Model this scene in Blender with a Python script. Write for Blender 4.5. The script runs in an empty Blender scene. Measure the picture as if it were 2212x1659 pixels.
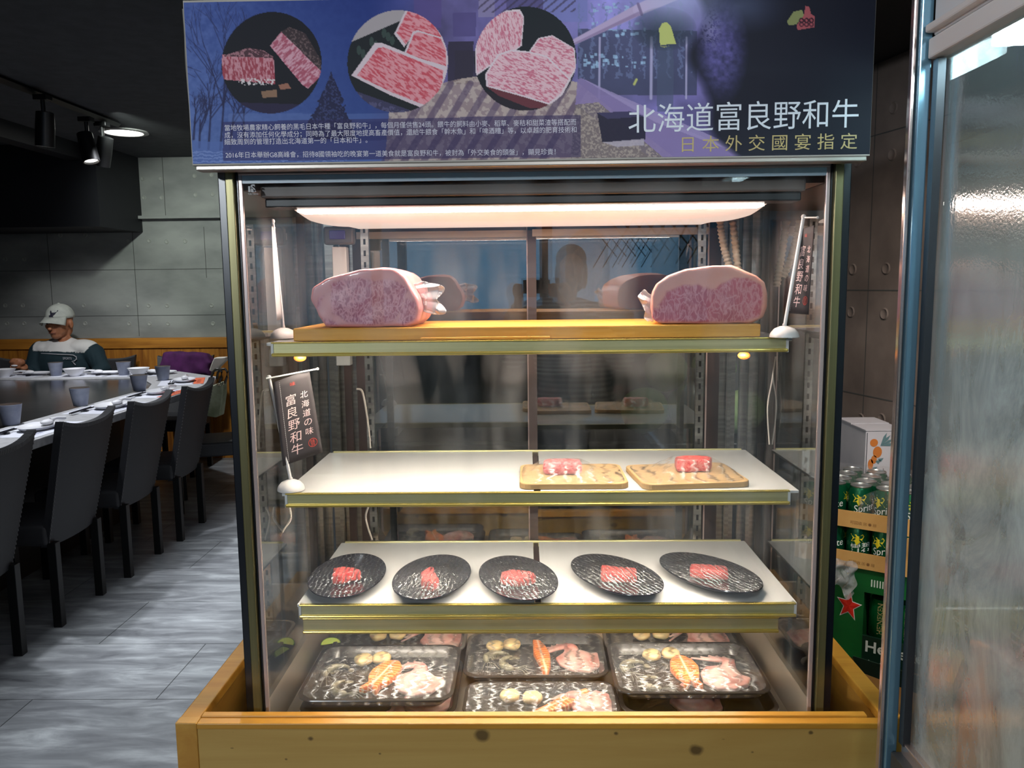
import bpy, bmesh, math, random
import numpy as np
from mathutils import Matrix, Vector, noise as mnoise
random.seed(7)
SC = bpy.context.scene
COL = SC.collection
PI = math.pi
# ------------------------------------------------------------------ camera
F_PX = 1730.0
PITCH, ROLL, YAW = math.radians(7.05), math.radians(0.65), math.radians(1.15)
CAM = np.array([0, 0, 1.5])
_F = np.array([-math.sin(YAW)*math.cos(PITCH), math.cos(YAW)*math.cos(PITCH), -math.sin(PITCH)])
_X0 = np.array([math.cos(YAW), math.sin(YAW), 0.0])
_U0 = np.cross(_X0, _F)
_X = math.cos(ROLL)*_X0 - math.sin(ROLL)*_U0
_U = math.cos(ROLL)*_U0 + math.sin(ROLL)*_X0
cam_d = bpy.data.cameras.new('camera')
cam_d.sensor_width = 36
cam_d.lens = F_PX/2212*36
cam_d.clip_start = 0.02
cam_o = bpy.data.objects.new('camera', cam_d)
COL.objects.link(cam_o)
cam_o.matrix_world = Matrix(((_X[0], _U[0], -_F[0], CAM[0]), (_X[1], _U[1], -_F[1], CAM[1]), (_X[2], _U[2], -_F[2], CAM[2]), (0, 0, 0, 1)))
SC.camera = cam_o
def _ray(x, y): return _F + _X*(x-1106)/F_PX - _U*(y-829.5)/F_PX
def at_y(x, y, Y): d = _ray(x, y); return CAM + d*(Y-CAM[1])/d[1]
def at_z(x, y, Z): d = _ray(x, y); return CAM + d*(Z-CAM[2])/d[2]
# ------------------------------------------------------------------ world, exposure, lights
SC.view_settings.view_transform = 'Standard'
SC.view_settings.look = 'None'
SC.view_settings.gamma = 1
SC.view_settings.use_curve_mapping = False
SC.view_settings.exposure = 0.5
SC.cycles.transparent_max_bounces = 32
SC.cycles.max_bounces = 8
SC.cycles.adaptive_threshold = 0.015
SC.cycles.glossy_bounces = 6
SC.cycles.caustics_refractive = False
SC.cycles.caustics_reflective = False
SC.cycles.sample_clamp_indirect = 3.0
W = bpy.data.worlds.new('street_daylight'); SC.world = W
W.use_nodes = True
W.node_tree.nodes['Background'].inputs[0].default_value = (0.30, 0.62, 1.0, 1)
W.node_tree.nodes['Background'].inputs[1].default_value = .55
def lamp(name, kind, loc, energy, color, target=None, **kw):
    d = bpy.data.lights.new(name, kind); d.energy = energy; d.color = color
    for k, v in kw.items(): setattr(d, k, v)
    o = bpy.data.objects.new(name, d); COL.objects.link(o); o.location = loc
    if target: o.rotation_euler = (Vector(target)-Vector(loc)).to_track_quat('-Z', 'Y').to_euler()
    return o
# added spot standing in for daylight, lights sign and box past the blocking wall
lamp('front_fill_spot', 'SPOT', (-2.08, -2.6, 2.35), 175, (0.86, 0.93, 1.0), (-0.9, 2.2, 0.0), spot_size=math.radians(75), spot_blend=0.5, shadow_soft_size=0.08)
lamp('walkway_light', 'AREA', (-1.00, 3.8, 2.585), 75, (0.90, 0.95, 1.0), (-1.0, 3.8, 0), shape='RECTANGLE', size=.06, size_y=1.0)
# spots over the griddle table
lamp('table_spot', 'SPOT', (-2.35, 3.6, 2.55), 95, (0.92, 0.95, 1.0), (-2.40, 3.8, 0.86), spot_size=math.radians(62), spot_blend=0.5, shadow_soft_size=0.04)
lamp('table_spot', 'SPOT', (-2.55, 5.2, 2.55), 75, (0.92, 0.95, 1.0), (-2.7, 5.3, 0.86), spot_size=math.radians(75), spot_blend=0.6, shadow_soft_size=0.04)
lamp('table_spot', 'SPOT', (-2.85, 4.75, 2.36), 60, (0.95, 0.96, 1.0), (-3.55, 6.3, 1.10), spot_size=math.radians(50), spot_blend=0.8, shadow_soft_size=0.04)
lamp('sign_spot', 'SPOT', (0.25, 0.0, 2.2), 20, (0.9, 0.94, 1.0), (0.1, 1.48, 1.85), spot_size=math.radians(110), spot_blend=1.0, shadow_soft_size=0.15)
lamp('wall_spot', 'SPOT', (-2.6, 5.2, 2.58), 80, (0.9, 1.0, 0.92), (-2.75, 7.0, 1.6), spot_size=math.radians(85), spot_blend=1.0, shadow_soft_size=0.06)
lamp('aisle_fill_spot', 'SPOT', (0.86, 1.5, 2.14), 48, (1.0, 0.90, 0.80), (1.2, 2.5, 0.9), spot_size=math.radians(90), spot_blend=1.0, shadow_soft_size=0.10)  # added fill with no lamp there, brightens the right wall and the cans
lamp('room_bounce', 'AREA', (-1.2, 2.9, 2.56), 7, (0.85, 0.9, 1.0), (-1.2, 2.9, 0), shape='RECTANGLE', size=1.6, size_y=3.0)
# ------------------------------------------------------------------ materials
_MC = {}
def M(name, col=(.8,.8,.8), rough=.5, metal=0., emit=None, es=0., spec=None, coat=0., sss=0., alpha=None):
    m = bpy.data.materials.new(name); m.use_nodes = True
    b = m.node_tree.nodes['Principled BSDF']
    b.inputs['Base Color'].default_value = (*col, 1)
    b.inputs['Roughness'].default_value = rough
    b.inputs['Metallic'].default_value = metal
    if spec is not None: b.inputs['Specular IOR Level'].default_value = spec
    if coat: b.inputs['Coat Weight'].default_value = coat; b.inputs['Coat Roughness'].default_value = .08
    if sss: b.inputs['Subsurface Weight'].default_value = sss; b.inputs['Subsurface Radius'].default_value = (.02,.008,.005); b.inputs['Subsurface Scale'].default_value = .3
    if emit: b.inputs['Emission Color'].default_value = (*emit, 1); b.inputs['Emission Strength'].default_value = es
    if alpha is not None: b.inputs['Alpha'].default_value = alpha
    return m
def nd(m, t, **kw):
    n = m.node_tree.nodes.new(t)
    for k, v in kw.items():
        if isinstance(k, str) and hasattr(n, k): setattr(n, k, v)
    return n
def lk(m, a, b): m.node_tree.links.new(a, b)
def bsdf(m): return m.node_tree.nodes['Principled BSDF']
def coords(m, scale=(1,1,1), rot=(0,0,0), kind='Object'):
    tc = nd(m, 'ShaderNodeTexCoord'); mp = nd(m, 'ShaderNodeMapping')
    mp.inputs['Scale'].default_value = scale; mp.inputs['Rotation'].default_value = rot
    lk(m, tc.outputs[kind], mp.inputs['Vector']); return mp.outputs['Vector']
def ntex(m, vec, scale=5., detail=4., rough=.5, dist=0.):
    n = nd(m, 'ShaderNodeTexNoise'); n.inputs['Scale'].default_value = scale; n.inputs['Detail'].default_value = detail
    n.inputs['Roughness'].default_value = rough; n.inputs['Distortion'].default_value = dist
    lk(m, vec, n.inputs['Vector']); return n.outputs['Fac']
def ramp(m, fac, stops, interp='LINEAR'):
    r = nd(m, 'ShaderNodeValToRGB'); e = r.color_ramp.elements; r.color_ramp.interpolation = interp
    e[0].position, e[0].color = stops[0][0], (*stops[0][1], 1)
    e[1].position, e[1].color = stops[-1][0], (*stops[-1][1], 1)
    for p, c in stops[1:-1]:
        x = e.new(p); x.color = (*c, 1)
    lk(m, fac, r.inputs['Fac']); return r.outputs['Color']
def mixc(m, fac, a, b, mode='MIX'):
    x = nd(m, 'ShaderNodeMix'); x.data_type = 'RGBA'; x.blend_type = mode
    for s, v in ((0, fac), (6, a), (7, b)):
        if isinstance(v, (tuple, float, int)):
            x.inputs[s].default_value = (*v, 1) if isinstance(v, tuple) else v
        else: lk(m, v, x.inputs[s])
    return x.outputs[2]
def bump(m, h, strength=.3, dist=.01):
    b = nd(m, 'ShaderNodeBump'); b.inputs['Strength'].default_value = strength; b.inputs['Distance'].default_value = dist
    lk(m, h, b.inputs['Height']); return b.outputs['Normal']
def S(*c):   # sRGB 0..255 to linear
    return tuple(((v/255)/12.92 if v/255 <= .04045 else ((v/255+.055)/1.055)**2.4) for v in c)
def noisy(name, c1, c2, scale=6., rough=.6, metal=0., stretch=(1,1,1), bmp=0., detail=5., lo=.35, hi=.65, rot=(0,0,0), **kw):
    m = M(name, c1, rough, metal, **kw); v = coords(m, stretch, rot)
    f = ntex(m, v, scale, detail)
    lk(m, ramp(m, f, [(lo, c1), (hi, c2)]), bsdf(m).inputs['Base Color'])
    if bmp: lk(m, bump(m, f, bmp, .004), bsdf(m).inputs['Normal'])
    return m
def fresnel(m, ior=1.5):
    """same reflection from both sides of a pane"""
    fr = nd(m, 'ShaderNodeFresnel'); ge = nd(m, 'ShaderNodeNewGeometry'); mr = nd(m, 'ShaderNodeMapRange'); mr.inputs['To Min'].default_value = ior; mr.inputs['To Max'].default_value = 1/ior
    lk(m, ge.outputs['Backfacing'], mr.inputs['Value']); lk(m, mr.outputs[0], fr.inputs['IOR']); return fr
def glass(name, tint=(1,1,1), refl=1.0, base=0.0, rough=0.0, ior=1.5, painted_haze=0.0):
    m = bpy.data.materials.new(name); m.use_nodes = True; t = m.node_tree; t.nodes.clear()
    out = nd(m, 'ShaderNodeOutputMaterial'); tr = nd(m, 'ShaderNodeBsdfTransparent'); tr.inputs[0].default_value = (*tint, 1)
    gl = nd(m, 'ShaderNodeBsdfGlossy'); gl.inputs['Roughness'].default_value = rough
    fr = fresnel(m, ior)
    ma = nd(m, 'ShaderNodeMath'); ma.operation = 'MULTIPLY_ADD'; ma.inputs[1].default_value = refl; ma.inputs[2].default_value = base; ma.use_clamp = True
    lk(m, fr.outputs[0], ma.inputs[0])
    mx = nd(m, 'ShaderNodeMixShader'); lk(m, ma.outputs[0], mx.inputs[0]); lk(m, tr.outputs[0], mx.inputs[1]); lk(m, gl.outputs[0], mx.inputs[2])
    last = mx.outputs[0]
    if painted_haze:  # streaky pale diffuse haze, painted in for pale reflections on the panes
        df = nd(m, 'ShaderNodeBsdfDiffuse'); df.inputs[0].default_value = (.8,.8,.8,1)
        v = coords(m, (1,1,.25)); f = ntex(m, v, 9., 4.)
        r = ramp(m, f, [(.45, (0,0,0)), (.75, (painted_haze,)*3)])
        m2 = nd(m, 'ShaderNodeMixShader'); lk(m, r, m2.inputs[0]); lk(m, last, m2.inputs[1]); lk(m, df.outputs[0], m2.inputs[2]); last = m2.outputs[0]
    lk(m, last, out.inputs[0]); return m
def emis(name, col, s):
    m = bpy.data.materials.new(name); m.use_nodes = True; m.node_tree.nodes.clear()
    o = nd(m, 'ShaderNodeOutputMaterial'); e = nd(m, 'ShaderNodeEmission'); e.inputs[0].default_value = (*col, 1); e.inputs[1].default_value = s
    lk(m, e.outputs[0], o.inputs[0]); return m
def film(name, scale=(1,1,1), amt=.30, wr=1.0, haze=.05):
    """thin cling film: clear, with creases that catch the light"""
    m = bpy.data.materials.new(name); m.use_nodes = True; m.node_tree.nodes.clear()
    out = nd(m, 'ShaderNodeOutputMaterial'); tr = nd(m, 'ShaderNodeBsdfTransparent'); tr.inputs[0].default_value = (.97,.97,.97,1)
    gl = nd(m, 'ShaderNodeBsdfGlossy'); gl.inputs['Roughness'].default_value = .08; gl.inputs[0].default_value = (1,1,1,1)
    v = coords(m, scale)
    n1 = ntex(m, v, 28., 6., .6, 1.5)
    wv = nd(m, 'ShaderNodeTexWave'); wv.inputs['Scale'].default_value = 16*wr; wv.inputs['Distortion'].default_value = 6; wv.inputs['Detail'].default_value = 4; wv.inputs['Detail Scale'].default_value = 1.6
    lk(m, v, wv.inputs['Vector'])
    ad = nd(m, 'ShaderNodeMath'); ad.operation = 'MULTIPLY_ADD'; ad.inputs[1].default_value = .6
    lk(m, wv.outputs['Fac'], ad.inputs[0]); lk(m, n1, ad.inputs[2])
    lk(m, bump(m, ad.outputs[0], 1.0, .005), gl.inputs['Normal'])
    r = ramp(m, wv.outputs['Fac'], [(0., (amt*.16,)*3), (.62, (amt*.30,)*3), (.84, (min(1, amt*1.6),)*3), (1., (min(1, amt*3.),)*3)])
    lo = ramp(m, ntex(m, coords(m, (1,1,1)), 16., 3., .6, .5), [(.36, (.30,)*3), (.60, (1,)*3)]); r = mixc(m, 1., r, lo, 'MULTIPLY')
    df = nd(m, 'ShaderNodeBsdfDiffuse'); df.inputs[0].default_value = (.9,.9,.92,1)
    mx0 = nd(m, 'ShaderNodeMixShader'); mx0.inputs[0].default_value = haze; lk(m, tr.outputs[0], mx0.inputs[1]); lk(m, df.outputs[0], mx0.inputs[2])
    mx = nd(m, 'ShaderNodeMixShader'); lk(m, r, mx.inputs[0]); lk(m, mx0.outputs[0], mx.inputs[1]); lk(m, gl.outputs[0], mx.inputs[2])
    lk(m, mx.outputs[0], out.inputs[0]); return m
def wood(name, c1, c2, axis='x', scale=1., rough=.45, knots=0., bmp=.1):
    m = M(name, c1, rough); st = {'x': (.8,9,9), 'y': (9,.8,9), 'z': (9,9,.8)}[axis]
    v = coords(m, tuple(s*scale for s in st))
    f = ntex(m, v, 3.2, 8., .6, .8)
    c = ramp(m, f, [(.30, c2), (.5, tuple((a+b)/2 for a, b in zip(c1, c2))), (.68, c1)])
    if knots:
        vo = nd(m, 'ShaderNodeTexVoronoi'); vo.inputs['Scale'].default_value = 1.0; vo.inputs['Randomness'].default_value = 1
        v2 = coords(m, {'x': (3.1,5.,7.3), 'y': (6.,2.2,6.), 'z': (6.,6.,2.)}[axis]); lk(m, v2, vo.inputs['Vector'])
        k = ramp(m, vo.outputs['Distance'], [(0., (1,1,1)), (.045, (.75,.75,.75)), (.10, (.0,.0,.0)), (1., (0,0,0))])
        c = mixc(m, k, c, tuple(x*.16 for x in c2))
        vo2 = nd(m, 'ShaderNodeTexVoronoi'); vo2.inputs['Scale'].default_value = 4.2; lk(m, v2, vo2.inputs['Vector'])
        k2 = ramp(m, vo2.outputs['Distance'], [(0., (.8,.8,.8)), (.06, (0,0,0)), (1., (0,0,0))])
        c = mixc(m, k2, c, tuple(x*.12 for x in c2))
    lk(m, c, bsdf(m).inputs['Base Color'])
    if bmp: lk(m, bump(m, f, bmp, .003), bsdf(m).inputs['Normal'])
    return m
# ------------------------------------------------------------------ mesh tools
class G:
    """collects shapes, then links them as ONE mesh object"""
    def __init__(s): s.v = []; s.f = []; s.mi = []; s.cur = 0; s.col = None
    def add(s, vs, fs):
        b = len(s.v); s.v += [tuple(map(float, p)) for p in vs]
        for f in fs: s.f.append(tuple(i+b for i in f)); s.mi.append(s.cur)
        return s
    def box(s, x0, x1, y0, y1, z0, z1, mat=None):
        vs = [(x, y, z) for x in (x0, x1) for y in (y0, y1) for z in (z0, z1)]
        if mat is not None: vs = [mat @ Vector(p) for p in vs]
        return s.add(vs, [(0,1,3,2), (4,6,7,5), (0,4,5,1), (2,3,7,6), (0,2,6,4), (1,5,7,3)])
    def bbox(s, x0, x1, y0, y1, z0, z1, r=.003, seg=2, mat=None):
        bm = bmesh.new(); bmesh.ops.create_cube(bm, size=1)
        for v in bm.verts: v.co = Vector(((x0+x1)/2+v.co.x*(x1-x0), (y0+y1)/2+v.co.y*(y1-y0), (z0+z1)/2+v.co.z*(z1-z0)))
        bmesh.ops.bevel(bm, geom=bm.edges[:], offset=r, segments=seg, affect='EDGES', profile=.5)
        if mat is not None: bmesh.ops.transform(bm, matrix=mat, verts=bm.verts[:])
        s.bm(bm); return s
    def bm(s, bm, mat=None):
        bm.verts.index_update()
        vs = [(mat @ v.co) if mat is not None else v.co.copy() for v in bm.verts]
        s.add(vs, [tuple(v.index for v in f.verts) for f in bm.faces]); bm.free(); return s
    def lathe(s, prof, n=32, c=(0,0,0), mat=None, sx=1., sy=1.):
        vs = []; fs = []
        for r, z in prof:
            for i in range(n):
                a = 2*PI*i/n; p = Vector((c[0]+r*math.cos(a)*sx, c[1]+r*math.sin(a)*sy, c[2]+z))
                vs.append(mat @ p if mat is not None else p)
        for j in range(len(prof)-1):
            for i in range(n):
                k = (i+1) % n; fs.append((j*n+i, j*n+k, (j+1)*n+k, (j+1)*n+i))
        if prof[0][0] > 1e-5: fs.append(tuple(range(n))[::-1])
        if prof[-1][0] > 1e-5: fs.append(tuple((len(prof)-1)*n+i for i in range(n)))
        return s.add(vs, fs)
    def tube(s, pts, r, n=10, cap=True):
        pts = [Vector(p) for p in pts]; vs = []; fs = []
        rr = r if isinstance(r, (list, tuple)) else [r]*len(pts)
        up = Vector((0,0,1))
        for i, p in enumerate(pts):
            t = (pts[min(i+1, len(pts)-1)]-pts[max(i-1, 0)]).normalized()
            a = t.cross(up)
            if a.length < .05: a = t.cross(Vector((0,1,0)))
            a.normalize(); b = t.cross(a).normalized()
            for k in range(n):
                th = 2*PI*k/n; vs.append(p+a*math.cos(th)*rr[i]+b*math.sin(th)*rr[i])
        for i in range(len(pts)-1):
            for k in range(n):
                k2 = (k+1) % n; fs.append((i*n+k, i*n+k2, (i+1)*n+k2, (i+1)*n+k))
        if cap: fs.append(tuple(range(n))[::-1]); fs.append(tuple((len(pts)-1)*n+k for k in range(n)))
        return s.add(vs, fs)
    def ell(s, c, r, rot=None, seg=20, ring=12):
        bm = bmesh.new(); bmesh.ops.create_uvsphere(bm, u_segments=seg, v_segments=ring, radius=1)
        m = Matrix.Translation(c) @ (rot if rot is not None else Matrix()) @ Matrix.Diagonal((*r, 1))
        return s.bm(bm, m)
    def prism(s, poly, z0, z1, mat=None):
        n = len(poly); vs = [Vector((x, y, z)) for z in (z0, z1) for x, y in poly]
        if mat is not None: vs = [mat @ p for p in vs]
        return s.add(vs, [tuple(range(n))[::-1], tuple(range(n, 2*n))]+[(i, (i+1) % n, n+(i+1) % n, n+i) for i in range(n)])
    def build(s, name, mat, parent=None, smooth=False, world=True, bevel=0., subsurf=0, fix=True, solid=0., noise=None):
        me = bpy.data.meshes.new(name)
        off = Vector((0,0,0))
        if parent is not None and world:
            p = parent
            while p is not None: off += p.location; p = p.parent
        me.from_pydata([Vector(p)-off for p in s.v], [], s.f)
        for mm in (mat if isinstance(mat, (list, tuple)) else [mat]): me.materials.append(mm)
        if len(me.materials) > 1: me.polygons.foreach_set('material_index', s.mi)
        me.update()
        if fix or noise:
            bm = bmesh.new(); bm.from_mesh(me)
            if noise:
                for v in bm.verts:
                    a, sc = noise; n = mnoise.noise_vector(v.co*sc); v.co += n*a
            bmesh.ops.recalc_face_normals(bm, faces=bm.faces[:]); bm.to_mesh(me); bm.free()
        if smooth:
            me.polygons.foreach_set('use_smooth', [True]*len(me.polygons))
            try: me.set_sharp_from_angle(angle=math.radians(50 if smooth is True else smooth))
            except Exception: pass
        o = bpy.data.objects.new(name, me); COL.objects.link(o)
        if parent is not None: o.parent = parent
        if bevel:
            b = o.modifiers.new('b', 'BEVEL'); b.width = bevel; b.segments = 2; b.limit_method = 'ANGLE'
        if subsurf:
            b = o.modifiers.new('s', 'SUBSURF'); b.levels = subsurf; b.render_levels = subsurf
        if solid:
            b = o.modifiers.new('t', 'SOLIDIFY'); b.thickness = solid; b.offset = 0
        return o
def remesh(g, voxel=.008, smooth=3, lap=0):
    """fuse the shapes of g into one continuous surface; returns a G"""
    me = bpy.data.meshes.new('tmp'); me.from_pydata([Vector(p) for p in g.v], [], g.f); me.update()
    o = bpy.data.objects.new('tmp', me); COL.objects.link(o)
    r = o.modifiers.new('r', 'REMESH'); r.mode = 'VOXEL'; r.voxel_size = voxel
    if smooth:
        q = o.modifiers.new('q', 'SMOOTH'); q.iterations = smooth; q.factor = .6
    dg = bpy.context.evaluated_depsgraph_get(); dg.update(); e = o.evaluated_get(dg); m2 = e.to_mesh()
    out = G(); out.add([v.co.copy() for v in m2.vertices], [tuple(p.vertices) for p in m2.polygons])
    e.to_mesh_clear(); bpy.data.objects.remove(o); bpy.data.meshes.remove(me)
    return out
def thing(name, label, cat, loc=(0,0,0), rotz=0., group=None):
    o = bpy.data.objects.new(name, None); o.empty_display_size = .05; COL.objects.link(o)
    o.location = loc; o.rotation_euler = (0,0,rotz); o['label'] = label; o['category'] = cat
    if group: o['group'] = group
    return o
def tag(o, label, cat, group=None, kind=None):
    o['label'] = label; o['category'] = cat
    if group: o['group'] = group
    if kind: o['kind'] = kind
    return o
def struct(o, label=None): o['kind'] = 'structure'; return o
def dup(root, loc=None, rotz=None, label=None, group=None, scale=None):
    r = root.copy(); COL.objects.link(r)
    if loc is not None: r.location = loc
    if rotz is not None: r.rotation_euler = (0,0,rotz)
    if scale is not None: r.scale = scale
    if label: r['label'] = label
    if group: r['group'] = group
    for ch in list(root.children):
        c = ch.copy(); COL.objects.link(c); c.parent = r
        for g in list(ch.children):
            d = g.copy(); COL.objects.link(d); d.parent = c
    return r
_TC = {}
def glyphs(s, bold=0., cjkgap=1.0, line=1.0):
    """flat letter shapes of a string: list of (x, y) and faces, 1 unit high em"""
    k = (s, bold, cjkgap)
    if k in _TC: return _TC[k]
    c = bpy.data.curves.new('t', 'FONT'); c.body = s; c.size = 1.; c.offset = bold; c.space_character = cjkgap; c.resolution_u = 3
    o = bpy.data.objects.new('t', c); COL.objects.link(o)
    dg = bpy.context.evaluated_depsgraph_get(); dg.update(); e = o.evaluated_get(dg); m = e.to_mesh()
    r = (np.array([(v.co.x, v.co.y) for v in m.vertices]).reshape(-1, 2), [tuple(p.vertices) for p in m.polygons])
    e.to_mesh_clear(); bpy.data.objects.remove(o); bpy.data.curves.remove(c)
    _TC[k] = r; return r
def text_on(g, s, fn, size=1., x=0., y=0., width=None, bold=0., gap=1.0, height=None):
    """lays string s at (x, y) in a local plane; fn maps (u, v) to a world point"""
    vs, fs = glyphs(s, bold, gap)
    if len(vs) == 0: return
    v = vs*size
    if width:
        w = v[:,0].max()-v[:,0].min(); v = v*np.array([width/w, 1.0]); v[:,0] -= v[:,0].min()
    if height:
        h = v[:,1].max()-v[:,1].min(); v[:,1] = (v[:,1]-v[:,1].min())*height/h
    g.add([fn(p[0]+x, p[1]+y) for p in v], fs)
# ================================================================== SETTING
m_concrete = noisy('concrete_panel', S(120,122,120), S(148,150,146), 2.2, .75, stretch=(1,1,2.2), bmp=.15)
_v = coords(m_concrete, (3,3,40)); _f = ntex(m_concrete, _v, 2.5, 4.)
m_seam = M('panel_seam', S(70,70,68), .9)
m_dimple = M('dimple_concrete', S(150,152,146), .7)
m_wains = wood('wainscot_wood', S(176,116,40), S(120,66,18), 'z', .7, .5, knots=1)
m_rail = wood('rail_wood', S(190,128,46), S(140,84,24), 'x', .6, .5, knots=1)
m_ceil = noisy('charcoal_ceiling', S(52,54,58), S(60,62,66), 14., .9)
m_black = M('black_paint', S(14,15,22), .6)
m_floor = M('vinyl_plank', (.2,.2,.2), .42)
def _floor():
    m = m_floor; v = coords(m, (1.2, 5.5, 1)); f = ntex(m, v, 2.6, 8., .62, .6)
    c = ramp(m, f, [(.28, S(84,86,90)), (.5, S(128,131,134)), (.72, S(176,180,182))])
    v3 = coords(m, (.6, .9, 1)); f3 = ntex(m, v3, 3.0, 3.); c = mixc(m, ramp(m, f3, [(.4, (0,0,0)), (.65, (.45,.45,.45))]), c, S(100,102,106))
    br = nd(m, 'ShaderNodeTexBrick'); br.offset = .5; v2 = coords(m, (1,1,1))
    br.inputs['Scale'].default_value = 1.; br.inputs['Brick Width'].default_value = .92; br.inputs['Row Height'].default_value = .46; br.inputs['Mortar Size'].default_value = .0022
    br.inputs['Color1'].default_value = (1,1,1,1); br.inputs['Color2'].default_value = (.86,.86,.86,1); br.inputs['Mortar'].default_value = (.25,.25,.25,1)
    lk(m, v2, br.inputs['Vector']); c = mixc(m, 1., c, br.outputs['Color'], 'MULTIPLY')
    lk(m, c, bsdf(m).inputs['Base Color']); lk(m, bump(m, f, .12, .002), bsdf(m).inputs['Normal'])
_floor()
struct(G().box(-6.2, 3.0, -3.4, 7.3, -.1, 0).build('floor', m_floor))
struct(G().box(-6.2, 3.0, -3.4, 7.3, 2.62, 2.72).build('ceiling', m_ceil))
struct(G().box(-6.3, -6.1, -3.4, 7.3, 0, 2.62).build('wall_left', m_concrete))
wb = struct(G().box(-6.2, 1.0, 7.0, 7.2, 0, 2.62).build('wall_back', m_concrete))
def dimple_set(g, pts, fn, r=.016):
    for (u, v) in pts:
        n = 14; ring = []
        vs = []; fs = []
        prof = [(r*1.25, .0008), (r, .0045), (r*.75, .0015), (0, .0008)]
        for rr, h in prof:
            for i in range(n):
                a = 2*PI*i/n; vs.append(fn(u+rr*math.cos(a), v+rr*math.sin(a), h))
        for j in range(len(prof)-1):
            for i in range(n):
                k = (i+1) % n; fs.append((j*n+i, j*n+k, (j+1)*n+k, (j+1)*n+i))
        g.add(vs, fs)
g = G(); pts = []
for (px, py) in [(308,386),(347,386),(420,380),(457,378),(311,427),(349,427),(422,421),(459,420),
                 (11,660),(49,660),(181,660),(277,660),(321,660),(361,660),(457,660),(15,699),(52,699),(184,699),(279,699),(323,699),(363,699),(460,699),(400,521),(360,522),(11,560),(52,560),(130,508),(184,508),(322,520),(277,520)]:
    p = at_y(px, py, 7.0); pts.append((p[0], p[2]))
dimple_set(g, pts, lambda u, v, h: (u, 7.0-h, v))
g.build('wall_dimple', m_dimple, wb, smooth=True)
g = G()
for px, (ya, yb) in ((350,(340,468)), (285,(490,726)), (100,(490,726)), (440,(490,600))):
    a = at_y(px, ya, 7.0); b = at_y(px, yb, 7.0); g.box(a[0]-.002, a[0]+.002, 6.998, 7.001, b[2], a[2])
for z in (1.67, 1.27): g.box(-6.1, .9, 6.998, 7.001, z-.002, z+.002)
g.build('wall_seam', m_seam, wb)
struct(G().box(-6.1, .9, 6.93, 7.0, 2.10, 2.125).build('trim_1', m_concrete))
wt = struct(G().box(-6.1, .9, 6.955, 7.0, 0, .985).build('trim_2', m_wains))
g = G()
for i in range(40): g.box(-6.1+i*.17, -6.1+i*.17+.166, 6.949, 6.956, .0, .975)
g.build('wainscot_board', m_wains, wt, bevel=.001)
struct(G().bbox(-6.1, .9, 6.935, 7.0, .985, 1.075, r=.004).build('trim_3', m_rail))
# right-hand slanting concrete wall
RW0, RWD = Vector((1.2, 2.75, 0)), Vector((-.225, .974, 0)); RWN = Vector((-.974, -.225, 0))
def rw(t, z, h=0.): p = RW0+RWD*t+RWN*h; return (p.x, p.y, z)
m_conc2 = noisy('brown_concrete_panel', S(96,84,78), S(122,108,100), 5., .8, bmp=.2)
g = G(); g.add([rw(-6.2, 0), rw(4.6, 0), rw(4.6, 2.62), rw(-6.2, 2.62), rw(-6.2, 0, -.2), rw(4.6, 0, -.2), rw(4.6, 2.62, -.2), rw(-6.2, 2.62, -.2)], [(0,1,2,3), (4,7,6,5), (0,4,5,1), (3,2,6,7), (0,3,7,4), (1,5,6,2)])
wr = struct(g.build('wall_right', m_conc2))
def ray_rw(px, py):
    d = Vector(_ray(px, py)); c = Vector(CAM); k = (RW0-c).dot(RWN)/d.dot(RWN); p = c+d*k; return (p-RW0).dot(RWD), p.z
g = G(); dimple_set(g, [ray_rw(*p) for p in [(1931,233),(1928,334),(1853,349),(1915,580),(1843,582),(1911,678),(1839,674),(1905,905),(1860,905)]], lambda u, v, h: rw(u, v, h), .017)
g.build('wall_dimple', m_conc2, wr, smooth=True)
g = G()
for t in (ray_rw(1890, 300)[0],):
    g.add([rw(t-.002, .9, .001), rw(t+.002, .9, .001), rw(t+.002, 2.6, .001), rw(t-.002, 2.6, .001)], [(0,1,2,3)])
for z in (ray_rw(1900, 290)[1], ray_rw(1900, 627)[1], 1.1):
    g.add([rw(-2, z-.002, .001), rw(2, z-.002, .001), rw(2, z+.002, .001), rw(-2, z+.002, .001)], [(0,1,2,3)])
g.build('wall_seam', m_seam, wr)
# dark soffits and beams
struct(G().box(-6.1, -3.33, 6.3, 7.0, 1.99, 2.62).build('trim_4', m_black))
struct(G().box(-3.56, -3.43, 3.0, 6.5, 2.50, 2.62).build('trim_5', m_black))
zs = ray_rw(1927, 124)[1]
struct(G().box(.75, 2.6, 1.9, 4.6, zs, 2.62).build('trim_6', m_black))
struct(G().box(-1.17, -1.10, 3.05, 6.9, 2.30, 2.62).build('light_cut_beam', m_black))  # unseen beam, added to cut the walkway light along a floor shadow line
# street-side wall behind the photographer, with its window band
m_plain = M('plain_dark_wall', S(60,60,62), .8)
struct(G().box(-6.2, 3.0, -3.4, -3.2, 0, 1.17).box(-6.2, 3.0, -3.4, -3.2, 2.04, 2.62).box(-6.2, -2.7, -3.4, -3.2, 1.17, 2.04).box(1.75, 3.0, -3.4, -3.2, 1.17, 2.04).build('wall_front', m_plain))
m_wframe = M('window_frame_metal', S(40,42,46), .5)
g = G()
for x in (-2.66, -1.2, .15, 1.62): g.box(x-.03, x+.05, -3.33, -3.25, 1.17, 2.04)
g.box(-2.66, 1.7, -3.33, -3.25, 1.17, 1.2).box(-2.66, 1.7, -3.33, -3.25, 2.0, 2.04)
wn = struct(g.build('window_1', m_wframe))
G().box(-2.66, 1.7, -3.30, -3.293, 1.18, 2.02).build('window_pane', glass('window_glass'), wn)
g = G()
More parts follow.
